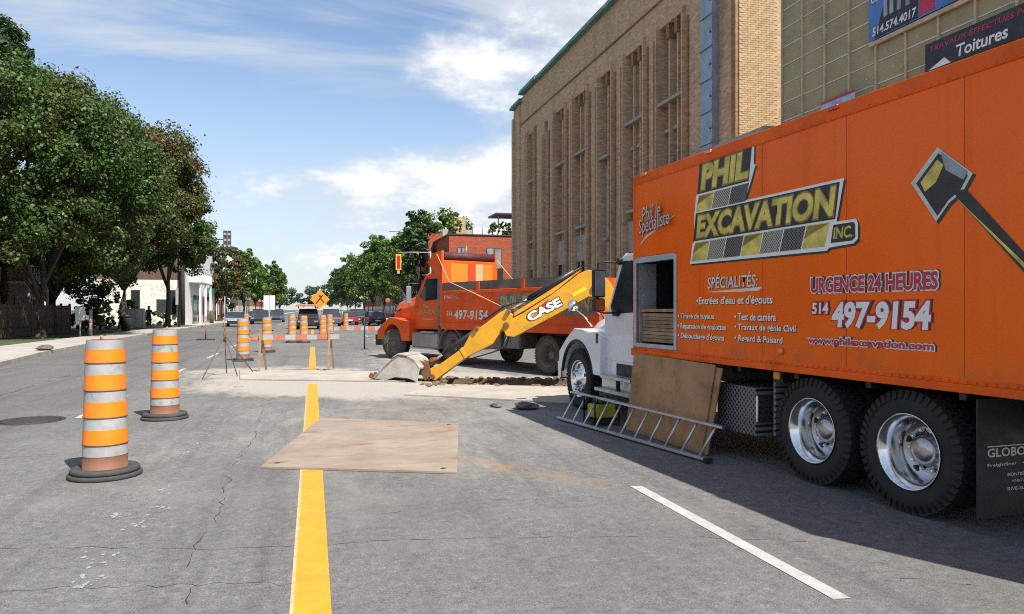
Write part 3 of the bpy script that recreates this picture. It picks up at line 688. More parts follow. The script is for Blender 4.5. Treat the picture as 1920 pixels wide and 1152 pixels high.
# ------------------------------------------------------------------ orange box truck
PC, SC0 = 6.17, 5.2
tn = (.99792,.064467); tt = (-.064467,.99792)
bt = thing('box_truck', 'orange box truck with white cab and company lettering parked on the right', 'truck', (tn[0]*PC+tt[0]*SC0, tn[1]*PC+tt[1]*SC0, 0), R(3.696))
def T(m, p0,p1,s0,s1,z0,z1): return m.bx(p0-PC,p1-PC,s0-SC0,s1-SC0,z0,z1)
def tp(name, mat, boxes, parent=bt, bevel=0):
    m = MB()
    for b_ in boxes: T(m, *b_)
    return m.build(name, mat, parent, bevel)
PL, PR_ = 4.87, 7.47; SF, SB = 9.12, 1.95; ZB, ZT = 1.10, 3.44
os_, oe, oz0, oz1 = 8.06, 9.04, 1.20, 2.28     # side opening
tp('side_panel', ORNG, [(PL,PL+.03,SB,os_,ZB,ZT),(PL,PL+.03,oe,SF,ZB,ZT),(PL,PL+.03,os_,oe,ZB,oz0),(PL,PL+.03,os_,oe,oz1,ZT)])
tp('side_panel', ORNG, [(PR_-.03,PR_,SB,SF,ZB,ZT)])
tp('front_panel', ORNG, [(PL+.03,PR_-.03,SF-.04,SF,ZB,ZT)]); tp('rear_door', WPNT, [(PL+.03,PR_-.03,SB,SB+.04,ZB,ZT)])
tp('roof', WPNT, [(PL+.02,PR_-.02,SB+.01,SF-.01,ZT-.002,ZT+.025)]); tp('floor', WOODR, [(PL+.03,PR_-.03,SB+.04,SF-.04,ZB,ZB+.05)])
tp('inner_bulkhead', BLKP, [(5.75,5.79,7.0,SF-.05,1.16,3.35)]); tp('inner_bulkhead', BLKP, [(PL+.04,5.75,7.55,7.59,1.16,3.35)])
for i in range(8): (lambda o_: (setattr(o_, 'location', bt.location), setattr(o_, 'rotation_euler', bt.rotation_euler), tag(o_, ('lowest','second lowest','third lowest','fourth lowest','fourth highest','third highest','second highest','topmost')[i]+' rough timber board stacked inside the side opening of the orange truck', 'board', 'boards stacked in the truck opening')))(tp('timber_board', WOODR, [(PL+.06+.02*rng.random(),5.6,8.08,9.02-.03*rng.random(),1.222+i*.048,1.222+i*.048+.042)], None))
tp('inner_shade_lining', BLKP, [(PL+.10,5.75,SF-.062,SF-.045,1.16,3.38)]); tp('inner_shade_lining', BLKP, [(PL+.04,5.75,7.6,SF-.065,3.30,3.34)]); tp('shelf', WOODR, [(PL+.05,5.7,7.6,9.04,1.62,1.66)])  # black linings added to keep the inside of the opening dark
tp('top_rail', ORNG2, [(PL-.014,PL+.03,SB-.01,SF+.01,ZT-.09,ZT+.04)], bevel=.008); tp('top_rail', ORNG2, [(PR_-.03,PR_+.014,SB-.01,SF+.01,ZT-.09,ZT+.04)])
tp('bottom_rail', ORNG2, [(PL-.012,PL+.05,SB-.01,SF+.005,ZB-.06,ZB+.005),(PL-.004,PL+.05,SB-.01,SF+.003,ZB+.005,ZB+.045)], bevel=.006)
tp('corner_post', ORNG2, [(PL-.010,PL+.04,SF-.03,SF+.014,ZB-.06,ZT)], bevel=.01)
rv = MB()
for i in range(95):
    s = SB+.05+i*.0755
    for z in (ZT-.07,ZB+.022): T(rv, PL-.018,PL-.012,s-.006,s+.006,z-.006,z+.006)
o = rv.build('rivet', ORNG2, bt); o['kind'] = 'stuff'
for s in (2.9,4.05,5.2,6.35,7.5): tp('panel_seam', ORNG, [(PL-.0012,PL,s-.012,s+.012,ZB+.05,ZT-.09)]); tp('seam_gap', DKV, [(PL-.0009,PL,s+.013,s+.017,ZB+.05,ZT-.09)])
for s in (3.1,5.35,7.3,8.8): tp('marker_light', REDL if s<6 else AMB, [(PL-.035,PL-.012,s-.06,s+.06,ZT-.005,ZT+.03)], bevel=.006)
# opening frame
fr = .055
tp('opening_frame', GALV, [(PL-.02,PL+.06,os_-fr,os_,oz0-fr,oz1+fr),(PL-.02,PL+.06,oe,oe+fr,oz0-fr,oz1+fr),(PL-.021,PL+.06,os_,oe,oz1,oz1+fr+.02),(PL-.021,PL+.06,os_,oe,oz0-fr,oz0)], bevel=.006)
tp('opening_liner', GALV, [(PL+.06,PL+.30,oe-.002,oe+.02,oz0,oz1)]); tp('opening_liner', GALV, [(PL+.06,PL+.30,os_-.02,os_,oz0,oz1)])
def stext(s, sl, sr, z0, z1, mat, off=0., shear=0., lift=.004, name='lettering', par=bt, slope=0.):
    me = text_mesh(s, sl-sr, z1-z0, off, shear); o = obj(name, me, mat, par)
    o.matrix_local = Matrix(((0,0,-1,PL-PC-lift),(-1,0,0,sl-SC0),(-slope,1,0,z0),(0,0,0,1))); return o
def spoly(name, pts, mat, lift):
    m = MB(); m.poly([(PL-PC-lift,s-SC0,z) for s,z in pts]); return m.build(name, mat, bt, recalc=False)
# logo: white edged plate, black field, gold letters, slanted cells
lg = [(7.49,3.385),(6.49,3.385),(6.50,3.16),(6.47,3.16),(6.55,2.99),(6.65,2.81),(5.24,2.81),(5.33,2.435),(5.10,2.435),(5.08,2.39),(5.08,2.26),(5.13,2.225),(5.42,2.21),(5.45,2.185),(7.71,2.195),(7.66,2.43),(7.62,2.455),(7.62,2.76),(7.58,2.99),(7.57,3.0),(7.53,3.02)]
lg_sh = [(s-.022,z-.022) for s,z in lg]
spoly('logo_shadow', lg_sh, DKV, .0015); spoly('logo_plate', lg, WLET, .003)
def para(sl, sr, z0, z1, lean): return [(sl,z1),(sr,z1),(sr+lean,z0),(sl+lean,z0)]
spoly('logo_field', para(7.50,6.53,3.005,3.365,.055), DKV, .0045); spoly('logo_field', para(7.585,5.29,2.46,2.785,.055), DKV, .0045)
def cells(x0, x1, n, z0, z1, lean, seq):
    w = (x0-x1)/n
    for i in range(n):
        a = x0-i*w-.008; c = a-w+.016
        spoly('logo_cell', para(a,c,z0,z1,lean), {'g':GOLD,'m':MESHG,'d':MESHD}[seq[i]], .0045)
        if seq[i] == 'g': spoly('logo_facet', [(a-.01,z1-.008),(c+.01,z1-.008),(a+lean*.6,z0+(z1-z0)*.45)], GOLD2, .006)
cells(7.53,6.57,3,2.80,2.985,.06,'gmd'); cells(7.61,5.40,7,2.225,2.44,.07,'gmdgmdg')
stext('PHIL', 7.50, 6.57, 3.022, 3.348, GOLD2, .085, .14, .0058); stext('PHIL', 7.48, 6.59, 3.04, 3.33, GOLD, .05, .14, .0072)
stext('EXCAVATION', 7.585, 5.32, 2.472, 2.773, GOLD2, .075, .14, .0058); stext('EXCAVATION', 7.57, 5.335, 2.49, 2.755, GOLD, .04, .14, .0072)
spoly('logo_field', [(5.37,2.41),(5.13,2.41),(5.11,2.385),(5.11,2.275),(5.15,2.25),(5.40,2.25)], DKV, .0045); stext('INC.', 5.37, 5.14, 2.28, 2.385, GOLD, .03, .14, .006)
SLV = M('silver_vinyl', (.55,.54,.53), .4, var=.12); WSH = M('soft_white_vinyl', (.66,.65,.63), .45, var=.06)
stext('Phil le', 8.90, 8.35, 2.80, 3.00, DKV, .015, .35, .003, slope=-.12); stext('Phil le', 8.89, 8.34, 2.81, 3.01, SLV, .0, .35, .0045, slope=-.12)
stext('Spécialiste', 8.97, 8.10, 2.60, 2.85, DKV, .012, .3, .003, slope=-.12); stext('Spécialiste', 8.96, 8.09, 2.61, 2.86, SLV, .0, .3, .0045, slope=-.12)
spoly('flourish', [(8.98,2.50),(8.78,2.60),(8.06,2.815),(8.06,2.83),(8.80,2.63)], SLV, .004)
stext('SPÉCIALITÉS:', 7.34, 6.43, 1.885, 2.05, DKV, .035, .08, .003); stext('SPÉCIALITÉS:', 7.345, 6.435, 1.89, 2.05, WSH, .014, .08, .0045)
spoly('flourish', [(7.40,1.853),(6.36,1.885),(6.42,1.848),(6.75,1.842),(7.1,1.845)], WSH, .004)
def item(s, sl, sr, z0, z1):
    stext(s, sl-.004, sr-.006, z0-.008, z1-.004, DKV, .02, .05, .003); stext(s, sl, sr, z0, z1, WLET, .02, .05, .0045)
item("•Entrées d'eau et d'égouts", 7.57, 6.20, 1.685, 1.80)
item('• Tirage de tuyaux', 7.98, 7.20, 1.525, 1.605); item('• Réparation de goulottes', 7.98, 6.99, 1.40, 1.485); item("• Débouchage d'égouts", 7.98, 7.02, 1.285, 1.37)
item('• Test de caméra', 6.83, 6.15, 1.535, 1.615); item('• Travaux de génie Civil', 6.83, 5.86, 1.415, 1.50); item('• Regard & Puisard', 6.83, 6.05, 1.295, 1.38)
def dbl(s, sl, sr, z0, z1, back, front, o1, o2, shear=.03, sh=True):
    if sh: stext(s, sl-.018, sr-.026, z0-.010, z1+.014, DKV, o1, shear, .0022)
    stext(s, sl+.012, sr-.012, z0-.012, z1+.012, back, o1, shear, .0035); stext(s, sl, sr, z0, z1, front, o2, shear, .005)
dbl('URGENCE 24 HEURES', 5.655, 4.285, 1.805, 1.945, WSH, RLET, .085, .035); dbl('514', 5.64, 5.43, 1.61, 1.715, RLET, WLET, .10, .03)
dbl('497-9154', 5.39, 4.345, 1.485, 1.72, RLET, WLET, .10, .045, .1); dbl('www.philexcavation.com', 5.69, 4.32, 1.318, 1.40, WSH, RLET, .09, .035)
# painted shovel emblem
def ctr(pts, k):
    cs = sum(p[0] for p in pts)/len(pts); cz = sum(p[1] for p in pts)/len(pts); return [(cs+(s-cs)*k, cz+(z-cz)*k) for s,z in pts]
bl_ = [(4.29,2.885),(3.995,2.635),(4.07,2.52),(4.19,2.445),(4.30,2.32),(4.53,2.65)]
spoly('shovel_emblem', [(s-.02,z-.02) for s,z in ctr(bl_,1.02)], DKV, .0015); spoly('shovel_emblem', bl_, SLV, .003); spoly('shovel_emblem', ctr(bl_,.84), DKV, .0045)
spoly('shovel_emblem', [(4.29,2.79),(4.235,2.74),(4.30,2.62),(4.40,2.56),(4.44,2.64)], GOLD, .006); spoly('shovel_emblem', [(4.26,2.845),(4.03,2.65),(4.07,2.60),(4.22,2.70)], GREY, .0052)
spoly('shovel_emblem', [(4.16,2.53),(4.06,2.40),(3.42,1.68),(3.36,1.745),(4.05,2.53)], DKV, .0035); spoly('shovel_emblem', [(4.125,2.475),(4.105,2.45),(3.40,1.705),(3.375,1.73)], GOLD, .006)
# underbody
tp('chassis_rail', BLKP, [(5.72,5.80,1.95,11.9,.72,.98),(6.54,6.62,1.95,11.9,.72,.98)])
tp('cross_member', BLKP, [(PL+.06,PR_-.06,s,s+.06,.98,1.04) for s in (2.3,3.2,4.1,5.0,5.9,6.8,7.7,8.6)]); tp('under_floor', BLKP, [(PL+.03,PR_-.03,SB+.02,SF-.02,1.04,1.10)])
tp('axle', BLKP, [(5.3,7.0,s-.08,s+.08,.42,.58) for s in (4.65,5.755)])
for s in (4.65,5.755):
    wheel(bt, 4.95+.135-PC, s-SC0, -1, dual=True); wheel(bt, 7.39-.135-PC, s-SC0, 1, dual=True, nuts=False)
wheel(bt, 5.15-PC, 11.35-SC0, -1, front=True); wheel(bt, 7.19-PC, 11.35-SC0, 1, front=True, nuts=False)
fl = tp('mud_flap', BLKP, [(4.93,5.72,4.005,4.02,.13,1.0)]); tp('mud_flap', BLKP, [(6.62,7.41,4.005,4.02,.13,1.0)])
def flap_text(s, p0, p1, z0, z1, off=.01):
    me = text_mesh(s, p1-p0, z1-z0, off, 0); o = obj('lettering', me, WSH, fl); o.matrix_local = Matrix(((1,0,0,p0-PC),(0,0,-1,4.002-SC0),(0,1,0,z0),(0,0,0,1)))
flap_text('GLOBOCAM', 5.02, 5.64, .57, .635, .02); flap_text('Freightliner   •   Sterling', 5.02, 5.64, .495, .525); flap_text('MONTREAL', 5.22, 5.44, .42, .445); flap_text('ANJOU', 5.26, 5.40, .37, .395); flap_text('RIVE-SUD', 5.22, 5.44, .315, .34)
m = MB(); T(m, 5.02,5.64,4.001,4.0045,.645,.652); m.build('lettering', WSH, fl)
tp('mud_guard', DIAM, [(4.98,5.6,6.30,6.33,.36,1.02)]); tp('tool_box', DIAM, [(4.98,5.65,6.62,7.32,.30,.82)], bevel=.01); tp('tool_box_lid', CHRM, [(4.985,5.6,6.60,6.75,.45,.74)], bevel=.01)
tp('side_lamp', AMB, [(4.90,4.93,6.15,6.24,.95,1.03)], bevel=.012); tp('lamp_bracket', BLKP, [(4.93,5.0,6.13,6.26,.92,1.05)])
MB().lathe([(.035,0),(.035,-.02),(.02,-.03)], (PL-PC-.002,6.07-SC0,1.24), (1,0,0), 14).build('side_lamp', AMB, bt)
# cab
cb_prof = [(9.26,.86),(9.26,2.38),(9.36,2.47),(9.88,2.49),(10.02,2.42),(10.43,1.62),(10.55,1.58),(10.55,.95),(10.42,.86)]
m = MB(); secs = []
for p, ins in ((5.10,.05),(5.14,0),(7.20,0),(7.24,.05)):
    secs.append([(p-PC, s-SC0 + (ins*.6 if s<9.5 else -ins*.6), z-(ins if z>2.2 else 0)) for s,z in cb_prof])
m.loft(secs); m.build('cab', WPNT, bt, .02)
m = MB(); m.prism([(s-SC0,z) for s,z in ((9.36,1.64),(9.36,2.27),(9.45,2.33),(9.85,2.34),(10.24,1.72),(10.2,1.60))], 'x', 5.092-PC, 5.10-PC); m.build('side_window', GLAS, bt)
m = MB(); m.prism([(s-SC0,z) for s,z in ((9.34,1.62),(9.34,2.30),(9.44,2.36),(9.87,2.37),(10.29,1.71),(10.25,1.58))], 'x', 5.095-PC, 5.101-PC); m.build('window_seal', BLKP, bt)
d = MB(); T(d, 5.090,5.101,9.33,10.30,.88,1.575); d.build('door', WPNT, bt, .006); tp('door_handle', BLKP, [(5.07,5.09,9.40,9.53,1.36,1.40)])
m = MB(); m.loft([[(p-PC,10.02-SC0+.012,2.40),(p-PC,10.43-SC0+.012,1.63)] for p in (5.22,7.12)], cap=False, closed=False); m.build('windscreen', GLAS, bt, recalc=False)
# hood: stations from cowl to nose
def hs(s, w, zt, zs, zb): return [(-w,s-SC0,zb),(-w,s-SC0,zs),(-w+.18,s-SC0,zt),(w-.18,s-SC0,zt),(w,s-SC0,zs),(w,s-SC0,zb)]
MB().loft([hs(10.5,1.02,1.60,1.42,.95), hs(10.9,.98,1.56,1.36,.95), hs(11.5,.88,1.45,1.22,.9), hs(12.05,.78,1.28,1.03,.85), hs(12.25,.70,1.12,.92,.75)]).build('hood', WPNT, bt, .03)
def fender(sgn, s0, s1, ztop, cs, ra, p_in, p_out, mat, name='fender', par=bt, org=(PC,SC0), zc=.5, zlow=.62, slope=.12):
    pts = [(s0,zlow),(s0,ztop+.02)]
    pts += [(s0+(s1-s0)*f, ztop+slope*math.sin(math.pi*f*.9)-.30*max(0,f-.6)/.4) for f in (.2,.4,.6,.8)] + [(s1,ztop-.30),(s1,zlow)]
    a0 = math.asin((zlow-zc)/ra)
    for i in range(13):
        a = a0+(math.pi-2*a0)*i/12; pts.append((cs+ra*math.cos(a), zc+ra*math.sin(a)))
    m = MB(); m.prism([(s-org[1],z) for s,z in pts], 'x', p_in-org[0], p_out-org[0]); return m.build(name, mat, par, .015)
fender(-1, 10.45, 12.12, 1.22, 11.35, .63, 4.99, 5.45, WPNT); fender(1, 10.45, 12.12, 1.22, 11.35, .63, 6.89, 7.35, WPNT)
ar_ = MB(); ar_.tube([(4.985-PC+.02, 11.35-SC0+.64*math.cos(a), .5+.64*math.sin(a)) for a in [R(8+164*i/16) for i in range(17)]], .028); ar_.build('wheel_arch_trim', BLKP, bt)
tp('wheel_well', BLKP, [(5.44,5.47,10.5,12.2,.55,1.15)])
tp('bumper', CHRM, [(5.05,7.29,12.24,12.34,.42,.76)], bevel=.03); tp('grille', BLKP, [(5.62,6.72,12.235,12.27,.80,1.06)]); tp('headlamp', GLAS2, [(5.12,5.5,12.18,12.30,.80,1.0)], bevel=.04); tp('headlamp', GLAS2, [(6.84,7.22,12.18,12.30,.80,1.0)], bevel=.04)
# steps and boxes under the door
tp('step_box', WPNT, [(5.10,5.5,9.42,10.62,.44,.88)], bevel=.01); tp('step_recess', BLKP, [(5.085,5.102,9.46,10.08,.66,.84)])
tp('step_tread', ALU, [(4.97,5.12,9.44,10.42,.60,.65)], bevel=.008); tp('step_tread', ALU, [(4.97,5.14,9.42,10.62,.385,.44)], bevel=.008); tp('step_bracket', BLKP, [(5.0,5.06,9.9,9.93,.44,.60),(5.05,5.2,9.5,10.6,.30,.385)])
tp('orange_block', ORNG2, [(4.90,5.08,9.14,9.26,1.02,1.12)])
# mirrors
mi = MB(); mi.box((4.76-PC,10.02-SC0,2.04),(.20,.10,.42)); hd = mi.build('mirror', BLKP, bt, .03)
MB().box((4.76-PC,9.965-SC0,2.04),(.16,.006,.37)).build('mirror_glass', GLAS2, hd)
mi = MB(); mi.box((4.76-PC,10.02-SC0,1.72),(.19,.10,.20)); hd = mi.build('mirror', BLKP, bt, .03); MB().box((4.76-PC,9.965-SC0,1.72),(.15,.006,.16)).build('mirror_glass', CHRM, hd)
MB().tube([(5.12-PC,9.95-SC0,2.36),(4.85-PC,10.02-SC0,2.36),(4.76-PC,10.04-SC0,2.34),(4.76-PC,10.05-SC0,1.62),(4.85-PC,10.04-SC0,1.60),(5.12-PC,10.02-SC0,1.60)], .013).build('mirror_arm', BLKP, bt)
tp('mirror_mount', BLKP, [(5.02,5.11,9.98,10.10,1.55,1.65)], bevel=.015); tp('mirror_mount', BLKP, [(5.04,5.12,9.90,10.0,2.32,2.42)], bevel=.015)
MB().tube([(5.2-PC,11.2-SC0,1.38),(5.12-PC,11.35-SC0,1.55),(5.0-PC,11.5-SC0,1.68)], .012).build('hood_mirror_stalk', CHRM, bt)
MB().lathe([(.01,-.05),(.09,-.02),(.10,.02),(.02,.05)], (5.0-PC,11.5-SC0,1.72), (0,1,0), 16).build('hood_mirror', CHRM, bt)
tp('hood_latch', BLKP, [(4.985,5.0,10.52,10.60,1.12,1.28)], bevel=.01)
MB().lathe([(.05,0),(.05,.06),(.02,.10)], (5.5-PC,9.75-SC0,2.48), n=12).build('roof_beacon', AMB, bt)

# ------------------------------------------------------------------ things beside the truck
def TW(p, s, z=0): return Vector((tn[0]*p+tt[0]*s, tn[1]*p+tt[1]*s, z))
def sheet(name, label, corners, th, mat):
    """corners: bottom front, bottom rear, top rear, top front (world); thickness towards the truck"""
    c = [Vector(q_) for q_ in corners]; n_ = Vector((tn[0],tn[1],.08)).normalized()*th; base = c[0].copy(); base.z = 0
    m = MB(); m.loft([[q_-base for q_ in c],[q_+n_-base for q_ in c]]); return m.build(name, mat, None, .003, label=label, cat='plywood', group='plywood sheets leaning on the truck', loc=base)
sheet('plywood_sheet', 'brown plywood sheet leaning on the truck, the outer one', [TW(4.755,9.14,.005),TW(4.755,7.30,.005),TW(4.815,7.12,1.03),TW(4.815,9.02,1.06)], .018, PLY)
sheet('plywood_sheet', 'dark plywood sheet showing only its edge behind the outer sheet', [TW(4.778,9.10,.005),TW(4.778,7.22,.005),TW(4.838,7.02,1.00),TW(4.838,8.9,1.00)], .018, PLY)
la = thing('aluminium_ladder', 'aluminium ladder lying on its side against the plywood', 'ladder', (3.55,10.57,0))
A0, A1 = Vector((3.55,10.57,.035)), Vector((4.10,7.16,.035)); B0, B1 = Vector((3.86,10.80,.385)), Vector((4.26,7.06,.385)); O = Vector((3.55,10.57,0))
def rail(a, b_, nm):
    d_ = (b_-a).normalized(); up = Vector((0,0,1)); sd = d_.cross(up).normalized(); m = MB()
    m.loft([[q_+sd*i*.033+up*j*.013-O for i,j in ((-1,-1),(1,-1),(1,1),(-1,1))] for q_ in (a,b_)]); m.build(nm, ALU, la, .004)
rail(A0, A1, 'rail'); rail(B0, B1, 'rail')
for i in range(11):
    f = .045+i*.0915; MB().cyl(A0.lerp(A1,f)-O, B0.lerp(B1,f)-O, .015, n=8).build('rung', ALU, la)
MB().box(A1-O+Vector((0,-.02,-.005)),(.09,.05,.05),(0,0,.2)).build('rubber_foot', BLKR, la); MB().box(B1-O+Vector((0,-.02,0)),(.07,.05,.04),(0,0,.2)).build('rubber_foot', BLKR, la)
pmp = thing('portable_pump', 'small pump with a yellow green tank behind the ladder', 'pump', (4.02,9.98,0), R(10))
YG = M('yellow_green_plastic', (.40,.36,.03), .45, var=.15, scale=4)
MB().box((0,0,.20),(.34,.26,.20)).build('tank', YG, pmp, .03); MB().box((0,.0,.07),(.42,.32,.04)).build('base', BLKP, pmp, .01); MB().cyl((-.1,0,.3),(-.1,0,.36),.04).build('cap', BLKP, pmp)
for sx in (-1,1): MB().tube([(sx*.2,-.15,.02),(sx*.2,-.15,.40),(sx*.2,.15,.40),(sx*.2,.15,.02)], .013).build('frame_tube', BLKP, pmp)
MB().box((.02,.0,.34),(.2,.2,.07)).build('engine', M('dark_green_paint',(.05,.08,.04),.5), pmp, .02)
# ------------------------------------------------------------------ dump truck  (x right, y forward; left side at x = -1.22)
dT = (-.37474,.92713); dN = (.92713,.37474); D0 = (5.69,17.78)
dtk = thing('dump_truck', 'red orange dump truck with dusty wheels parked at an angle across the lane', 'truck', (D0[0]+dN[0]*1.22, D0[1]+dN[1]*1.22, 0), R(22.0))
def dp_(name, mat, boxes, parent=dtk, bevel=0):
    m = MB()
    for b_ in boxes: m.bx(*b_)
    return m.build(name, mat, parent, bevel)
W = 1.22
# dump body
dp_('body_side', REDW, [(-W,-W+.06,-1.9,5.0,1.12,2.22)]); dp_('body_side', REDW, [(W-.06,W,-1.9,5.0,1.12,2.22)])
dp_('sideboard', DIRTG, [(-W+.01,-W+.05,-1.88,4.98,2.22,2.47)]); dp_('sideboard', DIRTG, [(W-.05,W-.01,-1.88,4.98,2.22,2.47)])
dp_('body_floor', DIRTG, [(-W+.06,W-.06,-1.9,5.0,1.12,1.22)]); dp_('tailgate', REDW, [(-W+.06,W-.06,-1.9,-1.82,1.22,2.4)])
dp_('lower_rail', REDW, [(-W-.03,-W+.06,-1.92,5.02,1.06,1.26)], bevel=.01); dp_('top_rail', REDO, [(-W-.025,-W+.06,-1.92,5.02,2.13,2.22)], bevel=.01)
for y in (3.05,-1.2,.95): dp_('side_post', REDO, [(-W-.02,-W+.0,y-.07,y+.07,2.2,2.46)])
dp_('headboard', REDO, [(-W,-W+.30,5.0,5.1,1.12,3.12),(.66,.86,5.0,5.1,1.12,3.12),(-W+.30,.66,5.01,5.09,1.12,3.1),(.86,W,5.0,5.1,1.12,2.46)])
for i,(x0,x1,mt) in enumerate(((-.92,-.28,BEDO),(-.27,.0,BEDR),(.01,.30,BEDB),(.31,.66,BEDO))): dp_('headboard_panel', mt, [(x0,x1,4.98,5.008,2.3,3.08)])
dp_('cab_shield', REDO, [(-W,.86,5.02,5.85,3.10,3.17)], bevel=.01); m = MB(); m.prism([(5.05,2.5),(5.85,3.10),(5.05,3.10)], 'x', -W, -W+.04); m.build('shield_gusset', REDO, dtk)
m = MB(); m.prism([(5.05,2.5),(5.85,3.10),(5.05,3.10)], 'x', .82, .86); m.build('shield_gusset', REDO, dtk)
m = MB(); m.prism([(5.02,3.16),(5.75,3.16),(5.62,3.40),(5.02,3.46)], 'x', -W, -W+.08); m.build('tarp_bracket', REDO, dtk); m = MB(); m.prism([(5.02,3.16),(5.75,3.16),(5.62,3.40),(5.02,3.46)], 'x', .78, .86); m.build('tarp_bracket', REDO, dtk)
TARP = M('maroon_tarp', (.075,.018,.02), .7, var=.3, scale=5)
MB().cyl((-W+.09,5.12,3.30),(.77,5.12,3.30),.13,n=16).build('tarp_roll', TARP, dtk)
ROPE = M('pale_rope', (.55,.36,.20), .9, var=.15)
MB().tube([(-W-.03,5.25,3.36),(-W-.05,4.5,2.48),(-W-.05,3.3,2.15),(-W-.04,1.9,1.75)], .014, 6).build('rope', ROPE, dtk); MB().tube([(.88,5.2,3.35),(1.15,4.4,2.5)], .014, 6).build('rope', ROPE, dtk)
def dtext(s, yl, yr, z0, z1, mat, off=0., shear=0., lift=.01, x=-W):
    me = text_mesh(s, yl-yr, z1-z0, off, shear); o = obj('lettering', me, mat, dtk); o.matrix_local = Matrix(((0,0,-1,x-lift),(-1,0,0,yl),(0,1,0,z0),(0,0,0,1)))
DULW = M('dusty_white_vinyl', (.60,.56,.52), .6, var=.15, scale=6); DULG = M('dusty_gold_vinyl', (.36,.30,.13), .6, var=.3, scale=6)
dtext('514', 4.72, 4.40, 1.46, 1.60, DULW, .02); dtext('497-9154', 4.30, 2.55, 1.36, 1.64, DULW, .03, .05)
dtext('Phil', 4.85, 4.45, 1.98, 2.08, DULW, .01); dtext('EXCAVATION', 4.40, 4.0, 1.96, 2.08, DULG, .03)
dp_('logo_plate', M('dull_grey_vinyl', (.17,.15,.12), .6, var=.5, scale=7), [(-W-.006,-W-.002,-1.7,2.05,1.52,2.08)])
dtext('PHIL EXCAVATION', 1.98, -1.6, 1.60, 2.02, DULG, .035, .15, .012)
# chassis
dp_('chassis_rail', BLKP, [(-.45,-.36,-1.8,9.0,.75,1.02),(.36,.45,-1.8,9.0,.75,1.02)]); dp_('sub_frame', BLKP, [(-.8,.8,-1.85,4.9,1.02,1.10)])
dp_('axle', BLKP, [(-.9,.9,y-.08,y+.08,.42,.6) for y in (-1.35,0,4.5,8.22)]); dp_('side_box', DIRTG, [(-W+.02,-.5,2.0,2.9,.55,1.05)], bevel=.02); dp_('air_tank', DIRTG, [(-W+.05,-.5,1.2,1.9,.6,1.04)], bevel=.04)
RUSTR = M('dusty_wheel_steel', (.16,.12,.10), .8, var=.3, scale=6)
for y in (0,-1.35):
    wheel(dtk, -W+.14, y, -1, tyre_mat=DRUB, rim_mat=RUSTR, dual=True, z=.5, nuts=(y==0)); wheel(dtk, W-.14, y, 1, tyre_mat=DRUB, rim_mat=RUSTR, dual=True, nuts=False)
wheel(dtk, -W+.16, 4.5, -1, tyre_mat=DRUB, rim_mat=RUSTR, dual=False); wheel(dtk, W-.16, 4.5, 1, tyre_mat=DRUB, rim_mat=RUSTR, nuts=False)
wheel(dtk, -W+.17, 8.22, -1, front=True, tyre_mat=DRUB, rim_mat=RUSTR, rot=R(26)); wheel(dtk, W-.17, 8.22, 1, front=True, tyre_mat=DRUB, rim_mat=RUSTR, rot=R(26), nuts=False)
# rounded guard over the second axle
secs = []
for i in range(15):
    a = R(5+170*i/14); secs.append([(-W-.02,4.5+.66*math.cos(a),.5+.62*math.sin(a)),(-W+.38,4.5+.66*math.cos(a),.5+.62*math.sin(a)),(-W+.38,4.5+.62*math.cos(a),.5+.58*math.sin(a)),(-W-.02,4.5+.62*math.cos(a),.5+.58*math.sin(a))])
MB().loft(secs).build('mud_guard', DIRTG, dtk)
dp_('fuel_tank', M('dusty_aluminium', (.34,.31,.28), .6, metal=.3, var=.2, scale=2), [(-W+.02,-.5,5.35,6.95,.42,.92)], bevel=.08); dp_('tank_step', ALU, [(-W-.02,-W+.12,5.4,6.9,.40,.44),(-W,-W+.2,5.5,6.3,.92,.96)])
# cab
cp = [(5.22,1.02),(5.22,2.72),(5.35,2.80),(6.25,2.82),(6.42,2.74),(6.98,2.06),(7.05,2.0),(7.05,1.02)]
MB().loft([[(x,y,z-(i_ if z>2.5 else 0)) for y,z in cp] for x,i_ in ((-1.0,.05),(-.95,0),(.95,0),(1.0,.05))]).build('cab', REDO, dtk, .02)
m = MB(); m.prism([(5.55,1.98),(5.55,2.62),(6.28,2.64),(6.70,2.08),(6.45,1.93)], 'x', -1.012, -1.0); m.build('side_window', GLAS, dtk)
dp_('door', REDO, [(-1.010,-1.0,5.45,6.85,1.08,1.92)], bevel=.006)
dtext('PHIL', 6.5, 5.95, 1.70, 1.82, DULG, .03, .15, .015, -1.0); dtext('EXCAVATION', 6.72, 5.75, 1.50, 1.66, DULG, .03, .15, .015, -1.0)
dp_('door_strip', DULW, [(-1.016,-1.011,5.9,6.5,1.34,1.36)])
m = MB(); m.loft([[(x,6.40+.012,2.74),(x,6.97+.012,2.08)] for x in (-.88,.88)], cap=False, closed=False); m.build('windscreen', GLAS, dtk, recalc=False)
dp_('sun_visor', DIRTG, [(-.98,.98,6.35,6.62,2.74,2.80)], bevel=.01); dp_('roof_fairing', M('grey_plastic', (.16,.16,.16), .5), [(-.9,.9,5.4,6.2,2.82,2.98)], bevel=.05)
for x in (-.7,-.35,0,.35,.7): dp_('roof_light', AMB, [(x-.06,x+.06,6.1,6.2,2.98,3.03)])
for x in (-.5,.5): MB().cyl((x,5.6,3.02),(x,6.1,3.02),.03,.06,n=10).build('air_horn', CHRM, dtk)
def ds(y, w, zt, zs, zb): return [(-w,y,zb),(-w,y,zs),(-w+.2,y,zt),(w-.2,y,zt),(w,y,zs),(w,y,zb)]
MB().loft([ds(7.0,.95,2.10,1.75,1.0), ds(7.8,.84,2.06,1.72,1.0), ds(8.7,.70,1.98,1.62,.95), ds(9.15,.62,1.90,1.50,.9), ds(9.25,.58,1.80,1.42,.85)]).build('hood', REDO, dtk, .03)
